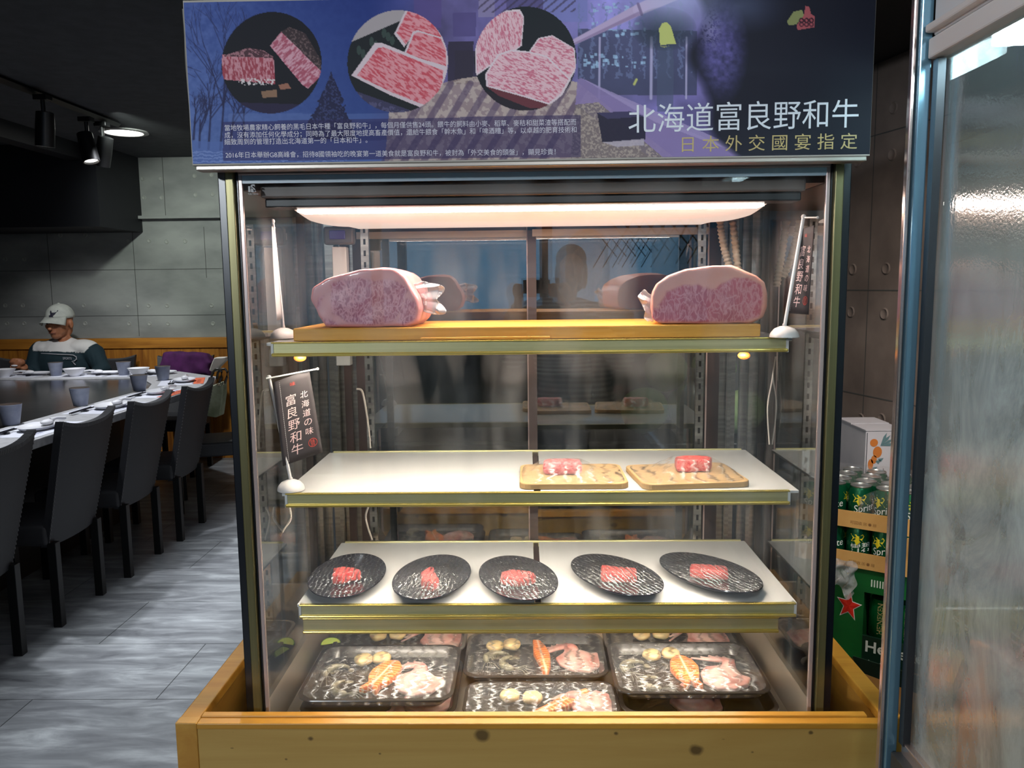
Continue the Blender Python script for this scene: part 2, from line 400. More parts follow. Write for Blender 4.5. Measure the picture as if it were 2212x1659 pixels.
for i in range(12):
    a = .62+i*.09
    g.tube([(a, -3.23, 1.65), (a+.22, -3.23, 2.02)], .006, 6); g.tube([(a+.22, -3.225, 1.75), (a, -3.225, 2.02)], .006, 6)
g.build('window_lattice', m_wframe, wn)
struct(G().box(-.95, 1.06, 3.3, 3.4, 0, 2.62).build('wall_kitchen', noisy('kitchen_wall_panel', S(96,98,98), S(112,114,112), 3., .6)))
struct(G().box(-6.1, -2.02, -1.0, -.88, 0, 2.62).build('wall_light_block', m_plain))  # unseen wall, added to block the front spot on the left
# ================================================================== DISPLAY CABINET
m_blackmetal = M('black_metal', S(16,19,26), .28, spec=.6)
m_olive = noisy('champagne_aluminium', S(128,122,84), S(112,106,72), 3., .34, .55, stretch=(40,40,.6))
m_rail_c = noisy('champagne_rail', S(226,218,164), S(204,196,144), 3., .32, .5, stretch=(.5,30,30))
m_gold = M('gold_bead', S(236,208,110), .25, .7)
m_edge = M('pale_glass_edge', S(196,176,170), .25, .3)
m_white = M('white_acrylic', S(232,232,230), .035, spec=.5)
m_hood = M('dark_hood', S(104,94,88), .45)
m_hood2 = M('black_hood_lip', S(26,27,30), .4)
m_frit = M('blue_grey_frit', S(176,196,206), .35)  # frit band lightened, its reflected light is put into the colour
m_steel = noisy('brushed_steel', S(180,178,172), S(150,150,146), 4., .28, 1., stretch=(1,1,30))
m_slot = M('dark_slot', S(20,20,20), .8)
m_brown = M('brown_door_frame', S(62,50,48), .4)
m_lampw = emis('warm_lamp_panel', (1.0, .82, .72), 38)
m_lampp = M('lamp_diffuser_skin', S(236,214,200), .4, emit=(1.0,.76,.64), es=.55)
m_led = emis('led_points', (1.0, .93, .80), 60.)
m_ledb = emis('led_strip_glow', (1.0, .88, .74), 95.); m_ledl = emis('low_led_strip_glow', (1.0, .88, .74), 30.)
m_g_front = glass('front_glass', (.985,.99,.985), .95, .0, painted_haze=.06)
m_g_side = glass('side_glass', (.93,.95,.94), 1.2, .34, painted_haze=.20)
m_g_back = glass('back_glass', (.60,.63,.62), 1.0, .17, painted_haze=.22)
m_tub = M('steel_tub', S(170,160,150), .3, .8)
case = thing('display_cabinet', 'tall glass-fronted refrigerated cabinet with three lit shelves and champagne metal trim', 'display cabinet', (.0115, 1.88, 0))
XL, XR, YF, YB = -.586, .609, 1.55, 2.24
g = G().box(XL, XR, YF+.01, YB, .0, .575); g.build('base_housing', m_blackmetal, case)
g = G().bbox(XL, XR, YF-.004, YB, 1.722, 1.80, r=.004); g.build('header', m_blackmetal, case)
for s, x in ((1, XL), (-1, XR)):
    a, b = sorted((x, x+s*.016)); G().bbox(a, b, YF-.004, YF+.03, .58, 1.722, r=.002).build('front_post', m_blackmetal, case)
    a, b = sorted((x+s*.016, x+s*.0325)); G().bbox(a, b, YF-.010, YF+.012, .58, 1.722, r=.002).build('trim_strip', m_olive, case)
    a, b = sorted((x+s*.0335, x+s*.037)); G().box(a, b, YF, YF+.01, .58, 1.72).build('rubber_seal', m_blackmetal, case)
    a, b = sorted((x+s*.038, x+s*.046)); G().bbox(a, b, YF-.001, YF+.006, .59, 1.715, r=.0015).build('glass_edge', m_edge, case)
    a, b = sorted((x, x+s*.02)); G().bbox(a, b, YB-.03, YB, .58, 1.722, r=.002).build('rear_post', m_blackmetal, case)
    a, b = sorted((x+s*.022, x+s*.028)); G().box(a, b, YF+.02, YB-.035, .59, 1.715).build('side_glass', m_g_side, case)
    a, b = sorted((x+s*.052, x+s*.062)); G().box(a, b, YB-.05, YB-.035, .59, 1.715).build('rear_trim', m_steel, case)
G().box(XL+.046, XR-.046, YF, YF+.005, .60, 1.712).build('front_glass', m_g_front, case)
G().bbox(XL+.038, XR-.038, YF-.002, YF+.006, 1.712, 1.722, r=.002).build('top_trim', m_edge, case)
G().box(XL+.046, XR-.046, YF-.0012, YF+.0, 1.697, 1.712).build('top_seal', m_frit, case)
# lamp hood and diffuser
G().bbox(-.515, .535, 1.575, 1.615, 1.672, 1.699, r=.004).build('hood', m_hood, case)
G().bbox(-.510, .530, 1.585, 1.640, 1.655, 1.672, r=.003).build('hood_lip', m_hood2, case)
G().box(XL+.03, XR-.03, 1.60, YB-.02, 1.69, 1.72).build('inner_ceiling', m_hood, case)
g = G(); n = 14; x0, x1 = -.475, .487
sec = []
for i in range(n+1):
    t = i/n; y = 1.642+t*.40; z = 1.662-.012*math.sin(PI*min(1, t*1.15)*.9)-.012*t; sec.append((y, z, t))
vs = []
for (y, z, t) in sec:
    ins = .0 if t < .35 else (t-.35)*.08
    vs += [(x0+ins, y, z), (x1-ins, y, z)]
g.add(vs, [(2*i, 2*i+1, 2*i+3, 2*i+2) for i in range(n)])
g.build('lamp_diffuser', m_lampp, case, smooth=True, solid=.004)
G().box(x0+.01, x1-.01, 1.648, 1.70, 1.652, 1.655).build('lamp_tube', m_lampw, case)
m_orange = M('amber_grommet', S(240,150,60), .3, emit=S(255,150,60), es=.8)  # orange glow put into the grommet material
for (px, py, Y) in ((604,441,1.62), (1700,428,1.62), (648,773,1.64), (1607,768,1.64)):
    p = at_y(px, py, Y); G().ell(tuple(p), (.0125,.0125,.008)).build('cable_grommet', m_orange, case, smooth=True)
# shelves
def shelf(z, xl, xr, gl, gr, lit=True):
    s = thing('shelf', '', 'x', ((xl+xr)/2, 1.8, z)); del s['label']; del s['category']; s.parent = case; s.location = Vector(s.location)-Vector(case.location)
    xm = .017
    g = G().bbox(gl, xm-.007, 1.597, 2.0, z-.006, z, r=.001).bbox(xm+.007, gr, 1.597, 2.0, z-.006, z, r=.001)
    g.build('glass_panel', m_white, s, world=True)
    G().box(xm-.006, xm+.006, 1.61, 2.03, z-.022, z-.002).build('centre_bracket', m_brown, s)
    G().box(xl+.002, xr-.002, 1.592, 1.60, z-.026, z+.001).build('front_rail', m_rail_c, s)
    g = G().bbox(xl, xr, 1.586, 1.597, z-.0275, z-.0205, r=.0025).bbox(xl, xr, 1.589, 1.597, z-.0015, z+.0015, r=.001); g.build('rail_bead', m_gold, s)
    G().bbox(gl+.01, gr-.01, 1.998, 2.006, z-.012, z+.003, r=.001).build('rear_rail', m_rail_c, s)
    for x in (xl+.0, xr-.003): G().box(x-.001, x+.004, 1.59, 1.61, z-.028, z).build('rail_cap', m_white, s)
    g = G().box(xl+.03, xr-.06, 1.604, 1.618, z-.0245, z-.012); g.build('led_housing', m_rail_c, s)
    g = G(); n = 46
    for i in range(n):
        x = xl+.05+(xr-xl-.13)*i/(n-1)
        for dy in (0, .009): g.box(x-.0022, x+.0022, 1.6205, 1.6225, z-.022+dy, z-.0195+dy)
    g.build('led_points', m_led, s)
    if lit: G().box(xl+.04, xr-.07, 1.604, 1.617, z-.0262, z-.0250).build('led_strip', m_ledb, s)
    for x in (-.40, .445): G().box(x-.004, x+.004, 1.62, 2.04, z-.03, z-.007).build('shelf_arm', m_steel, s)
    return s
shelf(1.390, -.513, .515, -.525, .525)
shelf(1.080, -.499, .528, -.508, .548)
shelf(.842, -.481, .548, -.487, .552, False)
g = G().bbox(-.485, .524, 1.625, 1.633, .768, .801, r=.002); g.build('lamp_rail', m_rail_c, case)
G().bbox(-.485, .524, 1.619, 1.628, .766, .773, r=.0025).bbox(-.485, .524, 1.619, 1.628, .797, .803, r=.0025).build('lamp_bead', m_gold, case)
g = G().box(-.45, .47, 1.700, 1.720, .770, .7715); g.build('led_strip', m_ledl, case)
g = G()
for i in range(50):
    x = -.44+.89*i/49; g.box(x-.0022, x+.0022, 1.663, 1.665, .770, .773)
    g.box(x-.0022, x+.0022, 1.640, 1.6445, .7685, .7695)
g.build('led_points', m_led, case)
G().bbox(-.47, .43, 1.66, 1.68, .790, .812, r=.003).build('cable_channel', m_gold, case)
# slotted uprights
for x in (-.412, .442):
    g = G().box(x-.010, x+.010, 2.055, 2.065, .59, 1.66); o = g.build('slotted_upright', m_steel, case)
    g = G()
    for i in range(36): g.box(x-.0028, x+.0028, 2.0535, 2.056, .62+i*.029, .62+i*.029+.014)
    g.build('slot', m_slot, o)
for x, s in ((-.568, 1), (.592, -1)):
    o = G().box(min(x, x+s*.003), max(x, x+s*.003), 1.74, 1.76, .62, 1.10).build('slotted_upright', m_steel, case)
# rear sliding doors
def door(xa, xb, y, fl, fr):
    d = G().box(xa, xa+fl, y, y+.02, .60, 1.66).box(xb-fr, xb, y, y+.02, .60, 1.66).box(xa, xb, y, y+.02, 1.645, 1.665).box(xa, xb, y, y+.02, .60, .63).build('sliding_door', m_brown, case)
    G().box(xa+fl, xb-fr, y+.006, y+.011, .63, 1.645).build('door_glass', m_g_back, d)
    G().box(xb-fr-.001, xb-fr+.003, y-.003, y, .60, 1.66).build('door_seal', m_edge, d)
    G().box(xa+fl-.01, xb-fr, y-.004, y, 1.628, 1.647).build('door_strip', m_white, d)
    return d
door(-.476, .006, 2.205, .023, .006); door(.002, .508, 2.18, .023, .023)
for a, b in ((-.555, -.476), (.508, .575)): G().box(a, b, 2.215, 2.225, .60, 1.70).build('rear_panel', m_steel, case)
for a, b in ((-.51, -.49), (.51, .526)): G().box(a, b, 2.2, 2.214, .60, 1.70).build('rear_mullion', m_brown, case)
ct = G().bbox(-.508, -.432, 2.02, 2.05, 1.605, 1.650, r=.006).build('controller', M('grey_plastic', S(84,84,86), .4), case)
G().bbox(-.492, -.452, 2.016, 2.02, 1.618, 1.640, r=.002).build('controller_screen', M('purple_screen', S(48,32,78), .2, emit=S(60,40,110), es=.25), ct)
G().bbox(-.490, -.454, 2.03, 2.06, 1.30, 1.60, r=.002).build('sensor_cover', m_white, case)
m_hose = M('ribbed_hose', S(176,166,150), .6)
for k, (pa, pb, pc) in enumerate([((1556,478),(1560,540),(1585,600)), ((1583,478),(1592,560),(1598,620))]):
    g = G(); pts = []; rr = []
    for i in range(60):
        t = i/59; p = (1-t)**2*at_y(*pa, 2.04)+2*t*(1-t)*at_y(*pb, 2.04)+t*t*at_y(*pc, 2.04); pts.append(tuple(p)); rr.append(.0088+.0018*math.sin(i*1.6))
    g.tube(pts, rr, 12).build('ribbed_hose', m_hose, case, smooth=True)
m_cable = M('white_cable', S(222,214,204), .5)
def cable(pxs, Y=2.045, r=.0028):
    P = [at_y(*p, Y) for p in pxs]; pts = []
    for i in range(len(P)-1):
        p0, p1, p2, p3 = P[max(i-1,0)], P[i], P[i+1], P[min(i+2, len(P)-1)]
        for k in range(8):
            t = k/8; pts.append(tuple(.5*((2*p1)+(-p0+p2)*t+(2*p0-5*p1+4*p2-p3)*t*t+(-p0+3*p1-3*p2+p3)*t**3)))
    pts.append(tuple(P[-1])); G().tube(pts, r, 8).build('white_cable', m_cable, case, smooth=True)
cable([(770,840),(782,845),(790,880),(797,930),(800,968)])
cable([(796,1094),(790,1115),(795,1140),(804,1166)])
cable([(625,1095),(628,1120),(612,1145),(600,1165)], 1.75)
cable([(1675,770),(1668,820),(1658,880),(1662,960)], 1.9, .0018)
# bottom tub with sloping steel sides
g = G().box(-.53, .55, 1.57, 2.08, .578, .586); g.build('tub_floor', m_tub, case)
for (xa, xb) in ((-.53, -.565), (.55, .588)):
    g = G(); g.add([(xa, 1.57, .586), (xa, 2.08, .586), (xb, 2.08, .64), (xb, 1.57, .64), (xa, 1.57, .58), (xa, 2.08, .58), (xb, 2.08, .634), (xb, 1.57, .634)], [(0,1,2,3), (4,7,6,5), (0,3,7,4), (1,5,6,2), (2,6,7,3), (0,4,5,1)])
    g.build('tub_side', m_tub, case)
G().box(-.53, .55, 2.08, 2.09, .578, .70).build('tub_back', m_tub, case)
# maker's mark on the upper left corner of the glass (small pale emblem)
def on_front(u, v): return (u, YF-.0012, v)
g = G(); p0 = at_y(537, 415, YF); p1 = at_y(556, 402, YF)
x0, z0, x1, z1 = p0[0], p0[2], p1[0], p1[2]
g.add([on_front(x0, z0), on_front(x0+.004, z0), on_front(x0+.004, z1), on_front(x0, z1)], [(0,1,2,3)])
text_on(g, 'S', on_front, .020, x0+.0045, z0, bold=.03)
g.add([on_front(x0+.0045, z0+.004), on_front(x0+.012, z0), on_front(x0+.0155, z0), on_front(x0+.007, z0+.009)], [(0,1,2,3)])
text_on(g, 'FULI YANG', on_front, .004, x0-.001, z0-.005, bold=.01)
g.build('glass_emblem', M('pale_emblem', S(190,190,190), .6), case)
# ------------------------------------------------------------------ wooden surround
m_pine = wood('pine_front', S(210,172,98), S(188,146,74), 'x', .35, .5, knots=1, bmp=.05)
m_pine_t = wood('pine_trim', S(222,164,66), S(196,132,40), 'x', .5, .4)
m_pine_s = wood('pine_side', S(214,160,72), S(190,132,52), 'y', .5, .5)
def add_knots(m, pts):
    b = bsdf(m); src = b.inputs['Base Color'].links[0].from_socket; tc = nd(m, 'ShaderNodeTexCoord'); ns = ntex(m, tc.outputs['Object'], 40., 3.)
    for x, y, z, r in pts:
        vm = nd(m, 'ShaderNodeVectorMath'); vm.operation = 'SUBTRACT'; vm.inputs[1].default_value = (x, y, z); lk(m, tc.outputs['Object'], vm.inputs[0])
        sc = nd(m, 'ShaderNodeVectorMath'); sc.operation = 'MULTIPLY'; sc.inputs[1].default_value = (1, 0, 1.25); lk(m, vm.outputs[0], sc.inputs[0])
        ln = nd(m, 'ShaderNodeVectorMath'); ln.operation = 'LENGTH'; lk(m, sc.outputs[0], ln.inputs[0]); ma = nd(m, 'ShaderNodeMath'); ma.operation = 'MULTIPLY_ADD'; ma.inputs[1].default_value = .012; lk(m, ns, ma.inputs[0]); lk(m, ln.outputs['Value'], ma.inputs[2])
        mr = nd(m, 'ShaderNodeMapRange'); mr.inputs['From Min'].default_value = r+.006; mr.inputs['From Max'].default_value = r*1.7+.008; mr.inputs['To Min'].default_value = .78; mr.inputs['To Max'].default_value = 0; lk(m, ma.outputs[0], mr.inputs['Value'])
        src = mixc(m, mr.outputs[0], src, S(62, 42, 22))
    lk(m, src, b.inputs['Base Color'])
sur = thing('wooden_surround', 'open-topped pine box enclosing the foot of the glass cabinet', 'wooden box', (.014, 1.45, 0))
zr = .664; YS = 1.45
G().box(-.668, .700, YS, YS+.018, .0, zr-.008).build('front_board', m_pine, sur)
add_knots(m_pine, [(float(p[0])-.014, 0, float(p[2]), r) for p, r in ((at_y(1042, 1589, YS), .010), (at_y(1503, 1620, YS), .0085), (at_y(672, 1596, YS), .003), (at_y(1330, 1584, YS), .002), (at_y(1626, 1625, YS), .0015), (at_y(1752, 1583, YS), .0025), (at_y(618, 1640, YS), .0012), (at_y(820, 1628, YS), .001))])
G().bbox(-.648, .700, YS-.004, YS+.018, zr-.012, zr, r=.002).build('front_rim', m_pine_t, sur)
G().bbox(-.648, .650, YS+.019, YS+.036, zr-.02, zr+.003, r=.002).build('inner_rim', m_pine_t, sur)
G().bbox(-.690, -.648, YS-.003, YS+.022, .0, zr+.0005, r=.002).build('corner_post', m_pine_s, sur)
for x0, x1, xi in ((-.690, -.672, -.650), (.700, .718, .680)):
    a, b = min(x0, x1), max(x0, x1)
    G().box(a, b, YS+.02, 2.28, .0, zr-.02).build('side_board', m_pine_s, sur)
    a, b = min(x0, xi), max(x1, xi)
    G().bbox(a, b, YS+.019, 2.28, zr-.022, zr, r=.003).build('side_rim', m_pine_t, sur)
# ================================================================== PRINTED SIGN ABOVE THE CABINET
SX0, SX1, SZ0, SZ1, SY = -.604, .613, 1.7245, 2.003, 1.48
def sign_uv(px, py):
    """place on the print, from the corner marks of the print"""
    t = np.clip((py-5)/(350), -1, 1)
    xl = 397+28*t; xr = 1893-17.5*t
    u = (px-xl)/(xr-xl); yt = 5-17*u; yb = 355-25*u; v = (py-yt)/(yb-yt)
    return SX0+u*(SX1-SX0), SZ1-v*(SZ1-SZ0)
def vnoise(x, y, seed=0):
    xi = np.floor(x).astype(int); yi = np.floor(y).astype(int); xf = x-xi; yf = y-yi
    def h(a, b):
        n = (a*374761393+b*668265263+seed*1442695041) & 0x7fffffff
        n = ((n ^ (n >> 13))*1274126177) & 0x7fffffff
        return (n % 10007)/10007.
    xf = xf*xf*(3-2*xf); yf = yf*yf*(3-2*yf)
    return (h(xi, yi)*(1-xf)+h(xi+1, yi)*xf)*(1-yf)+(h(xi, yi+1)*(1-xf)+h(xi+1, yi+1)*xf)*yf
def fbm(x, y, o=4, seed=0):
    s = 0; a = .5; t = 0
    for i in range(o): s = s+a*vnoise(x*2**i, y*2**i, seed+i); t += a; a *= .5
    return s/t
def pinpoly(X, Y, poly):
    r = np.zeros(X.shape, bool); n = len(poly)
    for i in range(n):
        x1, y1 = poly[i]; x2, y2 = poly[(i+1) % n]
        if y1 == y2: continue
        c = ((Y < y1) != (Y < y2)) & (X < (x2-x1)*(Y-y1)/(y2-y1)+x1); r ^= c
    return r
def paint_sign(X, Y):
    """colours (sRGB 0..255) of the printed picture"""
    C = np.zeros(X.shape+(3,)); rnd = random.Random(3)
    def put(mask, col, a=1.):
        m = (mask*a)[..., None] if not isinstance(mask, np.ndarray) or mask.dtype != bool else (mask.astype(float)*a)[..., None]
        C[:] = C*(1-m)+np.array(col)*m
    def seg(x0, y0, x1, y1, w, col, a=1., w2=None):
        w2 = w if w2 is None else w2; dx, dy = x1-x0, y1-y0; L = dx*dx+dy*dy+1e-6
        bb = (X > min(x0, x1)-w-3) & (X < max(x0, x1)+w+3) & (Y > min(y0, y1)-w-3) & (Y < max(y0, y1)+w+3)
        if not bb.any(): return
        x, y = X[bb], Y[bb]; t = np.clip(((x-x0)*dx+(y-y0)*dy)/L, 0, 1)
        d = np.hypot(x-x0-t*dx, y-y0-t*dy); ww = w*(1-t)+w2*t; m = np.clip((ww-d)/1.4+.5, 0, 1)*a
        C[bb] = C[bb]*(1-m[:, None])+np.array(col)*m[:, None]
    n = fbm(X/60, Y/60, 4, 1); n2 = fbm(X/9, Y/9, 4, 5); n3 = fbm(X/3.5, Y/3.5, 3, 9)
    # winter sky, from pale blue on the left to deep blue
    t = np.clip((X-397)/500, 0, 1)[..., None]; b = np.array([88,112,176])*(1-t)+np.array([34,58,128])*t
    C[:] = b+((n2-.5)*34*(1-t[..., 0]))[..., None]+(Y[..., None]/350-.5)*np.array([26,30,22])
    # bare trees
    def tree(x, y, ln, ang, w, dep):
        x2 = x+ln*math.cos(ang); y2 = y-ln*math.sin(ang); seg(x, y, x2, y2, w, (34,38,78), .8, w*.6)
        if dep == 0 or ln < 7: return
        for k in range(3 if dep > 2 else 2): tree(x+(x2-x)*rnd.uniform(.45, 1), y+(y2-y)*rnd.uniform(.45, 1) if False else y2+(y-y2)*rnd.uniform(0, .5), ln*rnd.uniform(.55, .8), ang+rnd.uniform(-.65, .65), w*.6, dep-1)
    for (x, y, l) in ((458,322,95), (484,324,150), (505,322,75), (438,318,60), (535,300,60), (425,300,50)): tree(x, y, l, PI/2+rnd.uniform(-.08, .08), 2.6, 4)
    # snow field with blue ripples
    s = (Y > 300+8*n) & (X < 1000); put(s, (92,118,184), .75)
    put((Y > 322+6*n) & (X < 760) & (np.sin(Y*.9+n2*9+X*.02) > .1), (150,172,224), .55)
    put((Y > 244) & (Y < 262) & (X > 500) & (X < 1000), (110,132,188), .4)
    # fir tree
    d = (Y-152)/150; put((np.abs(X-722) < np.clip(d, 0, 1)*62*(.55+.75*n2)) & (Y > 152) & (Y < 300), (26,26,58), .85)
    put((np.abs(X-722) < np.clip(d, 0, 1)*50*(.4+.9*n3)) & (Y > 152) & (Y < 300) & (n3 > .56), (84,96,150), .5)
    # stable: blend from the sky
    k = np.clip((X-800)/160, 0, 1); barn = np.array([104,96,150])[None, None]*np.ones_like(C)
    barn = barn*(.65+.7*n[..., None]); g = np.clip(1-np.abs(X-1370)/260, 0, 1)*np.clip(1-(Y-60)/240, 0, 1); barn += (g*78)[..., None]*np.array([.75,.8,1.])
    C[:] = C*(1-k[..., None])+barn*k[..., None]
    for (x0, x1, y0, y1, c) in ((900,960,0,62,(92,78,140)), (985,1035,30,80,(86,76,132)), (1040,1075,0,40,(150,140,178)), (1100,1180,0,24,(86,80,130)), (1180,1275,0,50,(130,136,200)), (975,1030,90,180,(40,34,52)), (990,1130,110,170,(50,44,62))):
        put((X > x0) & (X < x1) & (Y > y0) & (Y < y1), c, .8)
    put((X > 1040) & (X < 1250) & (Y < 30) & (((X*.8+Y) % 17) < 5), (60,50,70), .6)
    # dark stall openings and lit gaps
    put((X > 1255) & (X < 1510) & (Y > 40+.02*X) & (Y < 205), (58,66,92), .72)
    put((X > 1255) & (X < 1500) & (Y > 10) & (Y < 170) & (((X+3*n2*8) % 27) < 6), (120,134,176), .6)
    for i in range(70):
        x, y = rnd.uniform(1270, 1400), rnd.choice((18, 30, 52, 66, 78, 122, 134, 142))+rnd.uniform(-4, 4); put((np.abs(X-x) < rnd.uniform(1.5, 5)) & (np.abs(Y-y) < rnd.uniform(1.5, 4)), (170,206,236), .75)
    for x, w in ((1302,2.2), (1413,3.), (1488,2.)): seg(x, 84, x-1, 212, w, (196,190,226), .85)
    put((X > 1425) & (X < 1460) & (Y > 100) & (Y < 240), (84,96,124), .6)
    # round rail
    seg(1248, 92, 1385, 26, 6, (198,178,214), 1., 12); seg(1385, 26, 1520, -30, 12, (206,186,222), 1., 15); seg(1248, 96, 1385, 34, 2, (140,118,160), .6, 4); seg(1384, 14, 1392, 36, 3, (120,100,140), .8)
    # floor: straw and light, kerb, trough
    fl = pinpoly(X, Y, [(870,200),(1000,170),(1140,150),(1255,178),(1490,360),(840,360),(850,230)]); put(fl, (176,152,140), .8); put(fl & (n2 > .5), (214,198,186), .6)
    for i in range(9):
        x = 880+i*42; seg(x+60, 180, x-40, 350, 7, (82,66,98), .55)
    put(pinpoly(X, Y, [(1255,172),(1262,168),(1420,250),(1640,345),(1420,345),(1250,225)]), (150,132,184), .9); put(pinpoly(X, Y, [(1262,168),(1300,186),(1640,335),(1640,345),(1420,262)]), (176,160,206), .8)
    straw = pinpoly(X, Y, [(1250,225),(1300,220),(1440,340),(1240,345)]); put(straw, (128,116,116), .85); put(straw & (n3 > .55), (196,180,166), .7)
    put(pinpoly(X, Y, [(1297,243),(1365,239),(1400,252),(1400,300),(1308,306)]), (36,34,58), .95); put(pinpoly(X, Y, [(1297,243),(1365,239),(1398,250),(1320,256)]), (70,66,104), .9); put(pinpoly(X, Y, [(1310,306),(1398,298),(1398,312),(1340,316)]), (196,186,200), .8)
    # the cow: dark head and body, violet muzzle
    cow = np.clip((X-1500-18*np.sin(Y/26)-(Y > 200)*(Y-200)*.6)/22, 0, 1); put(cow, (20,24,40), 1.)
    put(np.clip(1-np.hypot((X-1440)/70, (Y-66)/46), 0, 1)**.5*.9, (44,58,72)); 
    mz = np.clip(1-np.hypot((X-1562)/60, (Y-110)/120), 0, 1); put(np.clip(mz*1.6, 0, 1)*(.35+.8*n2), (106,100,168)); put(np.clip(1-np.hypot((X-1540)/28, (Y-70)/50), 0, 1)*(n3 > .45)*.7, (156,152,200))
    put(np.clip(1-np.hypot((X-1600)/120, (Y-20)/60), 0, 1)*.5, (120,132,170))
    put(np.clip(1-np.hypot((X-1470)/110, (Y+10)/90), 0, 1)*.8, (196,206,244))
    put(np.clip((X-1640)/120, 0, 1)*.75, (10,15,32))
    # ear tags
    put(pinpoly(X, Y, [(1429,66),(1436,54),(1446,52),(1454,60),(1466,98),(1431,99)]), (204,212,124)); put(pinpoly(X, Y, [(1426,100),(1440,103),(1452,101),(1440,105)]), (190,190,110), .8)
    seg(1381, 172, 1376, 182, 2.6, (200,204,120)); put(pinpoly(X, Y, [(1702,52),(1716,32),(1735,28),(1738,40),(1722,58),(1706,60)]), (136,142,92))
    put(pinpoly(X, Y, [(1738,40),(1742,20),(1750,22),(1753,36),(1762,42),(1760,64),(1724,70),(1724,58)]), (168,84,90))
    for x in (1733,1744,1754):   # 849 as it hangs, turned over
        put(np.abs(np.hypot(X-x, (Y-50))-4) < 1.5, (60,26,40)); put(np.abs(np.hypot(X-x, (Y-58))-4) < 1.4, (60,26,40), .8)
    # caption panel
    cp = pinpoly(X, Y, [(488,262),(1262,247),(1262,338),(490,349)]); put(cp, (44,36,84), .55)
    # --------- three round pictures of steak
    def marb(a, lo=(188,92,108), hi=(236,184,192), st=8., sh=.5, seed=3):
        xx = X*math.cos(a)+Y*math.sin(a); yy = -X*math.sin(a)+Y*math.cos(a)
        q = fbm(xx/st, yy/(st*.28), 4, seed); q = np.clip((q-sh)/.16+.5, 0, 1)[..., None]; return np.array(lo)*(1-q)+np.array(hi)*q
    def fill(mask, cols, a=1.): C[mask] = C[mask]*(1-a)+cols[mask]*a
    def disc(cx, cy, r): return np.hypot(X-cx, Y-cy) < r
    d = disc(592, 135, 109); put(d, (14,16,28)); put(d & (Y > 222+.03*(X-592)), (40,34,66))
    p = pinpoly(X, Y, [(483,117),(590,118),(598,130),(600,180),(486,170)]) & d; fill(p, marb(1.4, (168,70,84), (214,150,160), 9, .5))
    p = pinpoly(X, Y, [(490,118),(540,102),(575,108),(596,122),(590,124),(486,120)]) & d; put(p, (84,54,62)); put(p & (n3 > .55), (170,120,128))
    p = pinpoly(X, Y, [(588,98),(612,68),(700,150),(698,165),(672,190),(660,182)]) & d; fill(p, marb(-.75, (182,92,112), (222,168,182), 9, .5, 8))
    p = pinpoly(X, Y, [(612,68),(630,58),(665,72),(700,130),(700,152)]) & d; put(p, (62,48,52)); put(p & (n3 > .6), (110,90,90))
    put(pinpoly(X, Y, [(570,196),(604,192),(606,208),(574,210)]), (150,116,92)); put(pinpoly(X, Y, [(608,182),(628,178),(636,190),(612,192)]), (164,112,92)); put((Y > 168) & (Y < 182) & (X > 520) & (X < 600) & (n3 > .56) & d, (230,220,220))
    d = disc(866, 133, 109); put(d, (22,28,34)); put(d & (Y < 62-.42*(X-800)+14) & (X < 884), (178,168,170))
    for i in range(9):
        x, y = 782+i*9, 108-i*6+(i % 3)*14; put(np.hypot((X-x)/5, (Y-y)/10) < 1, (62,80,74), .85)
    put(d & (Y > 190+.35*(X-760)), (62,60,92)); put(d & (Y > 195+.35*(X-760)) & (n2 > .55), (104,102,140), .6)
    for poly, a, sd in (([(884,20),(900,18),(940,40),(968,88),(960,88),(905,68),(880,102),(858,74)], .4, 2), ([(898,70),(908,66),(962,82),(975,110),(975,150),(878,120)], .5, 4), ([(816,93),(830,92),(974,150),(972,180),(960,212),(930,236),(850,204),(766,162)], .6, 6)):
        p = pinpoly(X, Y, poly) & d; put(p, (226,206,212)); P = [((x-cx_)*.90+cx_, (y-cy_)*.86+cy_) for cx_, cy_ in [(sum(q[0] for q in poly)/len(poly), sum(q[1] for q in poly)/len(poly)-3)] for x, y in poly]
        fill(pinpoly(X, Y, P) & d, marb(a, (212,84,98), (236,158,166), 10, .46, sd))
    d = disc(1142, 128, 110); put(d, (18,28,36)); put(d & (Y > 196+.35*(X-1060)), (36,30,42))
    for poly, a, sd in (([(1034,88),(1050,50),(1090,26),(1130,24),(1139,40),(1134,100),(1110,118),(1085,130),(1036,164)], 1.3, 2), ([(1150,112),(1170,84),(1200,78),(1248,106),(1252,150),(1238,172),(1190,130)], .3, 4), ([(1056,160),(1082,118),(1110,108),(1150,112),(1190,122),(1240,172),(1222,205),(1196,226),(1130,206),(1058,186)], .4, 6)):
        p = pinpoly(X, Y, poly) & d; put(p, (236,216,222)); P = [((x-cx_)*.95+cx_, (y-cy_)*.93+cy_) for cx_, cy_ in [(sum(q[0] for q in poly)/len(poly), sum(q[1] for q in poly)/len(poly)-3)] for x, y in poly]
        fill(pinpoly(X, Y, P) & d, marb(a, (214,120,142), (242,200,208), 7, .44, sd))
    p = pinpoly(X, Y, [(1058,186),(1130,206),(1196,226),(1188,234),(1150,232),(1085,206)]) & d; put(p, (110,52,62))
    return np.clip(C, 0, 255)
sign = thing('hanging_sign', 'wide printed sign board with steak pictures and Chinese lettering above the cabinet', 'sign', (.0045, 1.49, SZ0))
G().bbox(SX0-.002, SX1+.001, SY+.0008, SY+.012, SZ0-.003, SZ1+.004, r=.001).build('sign_board', M('sign_board_edge', S(176,170,160), .5), sign)
g = G(); n = 12
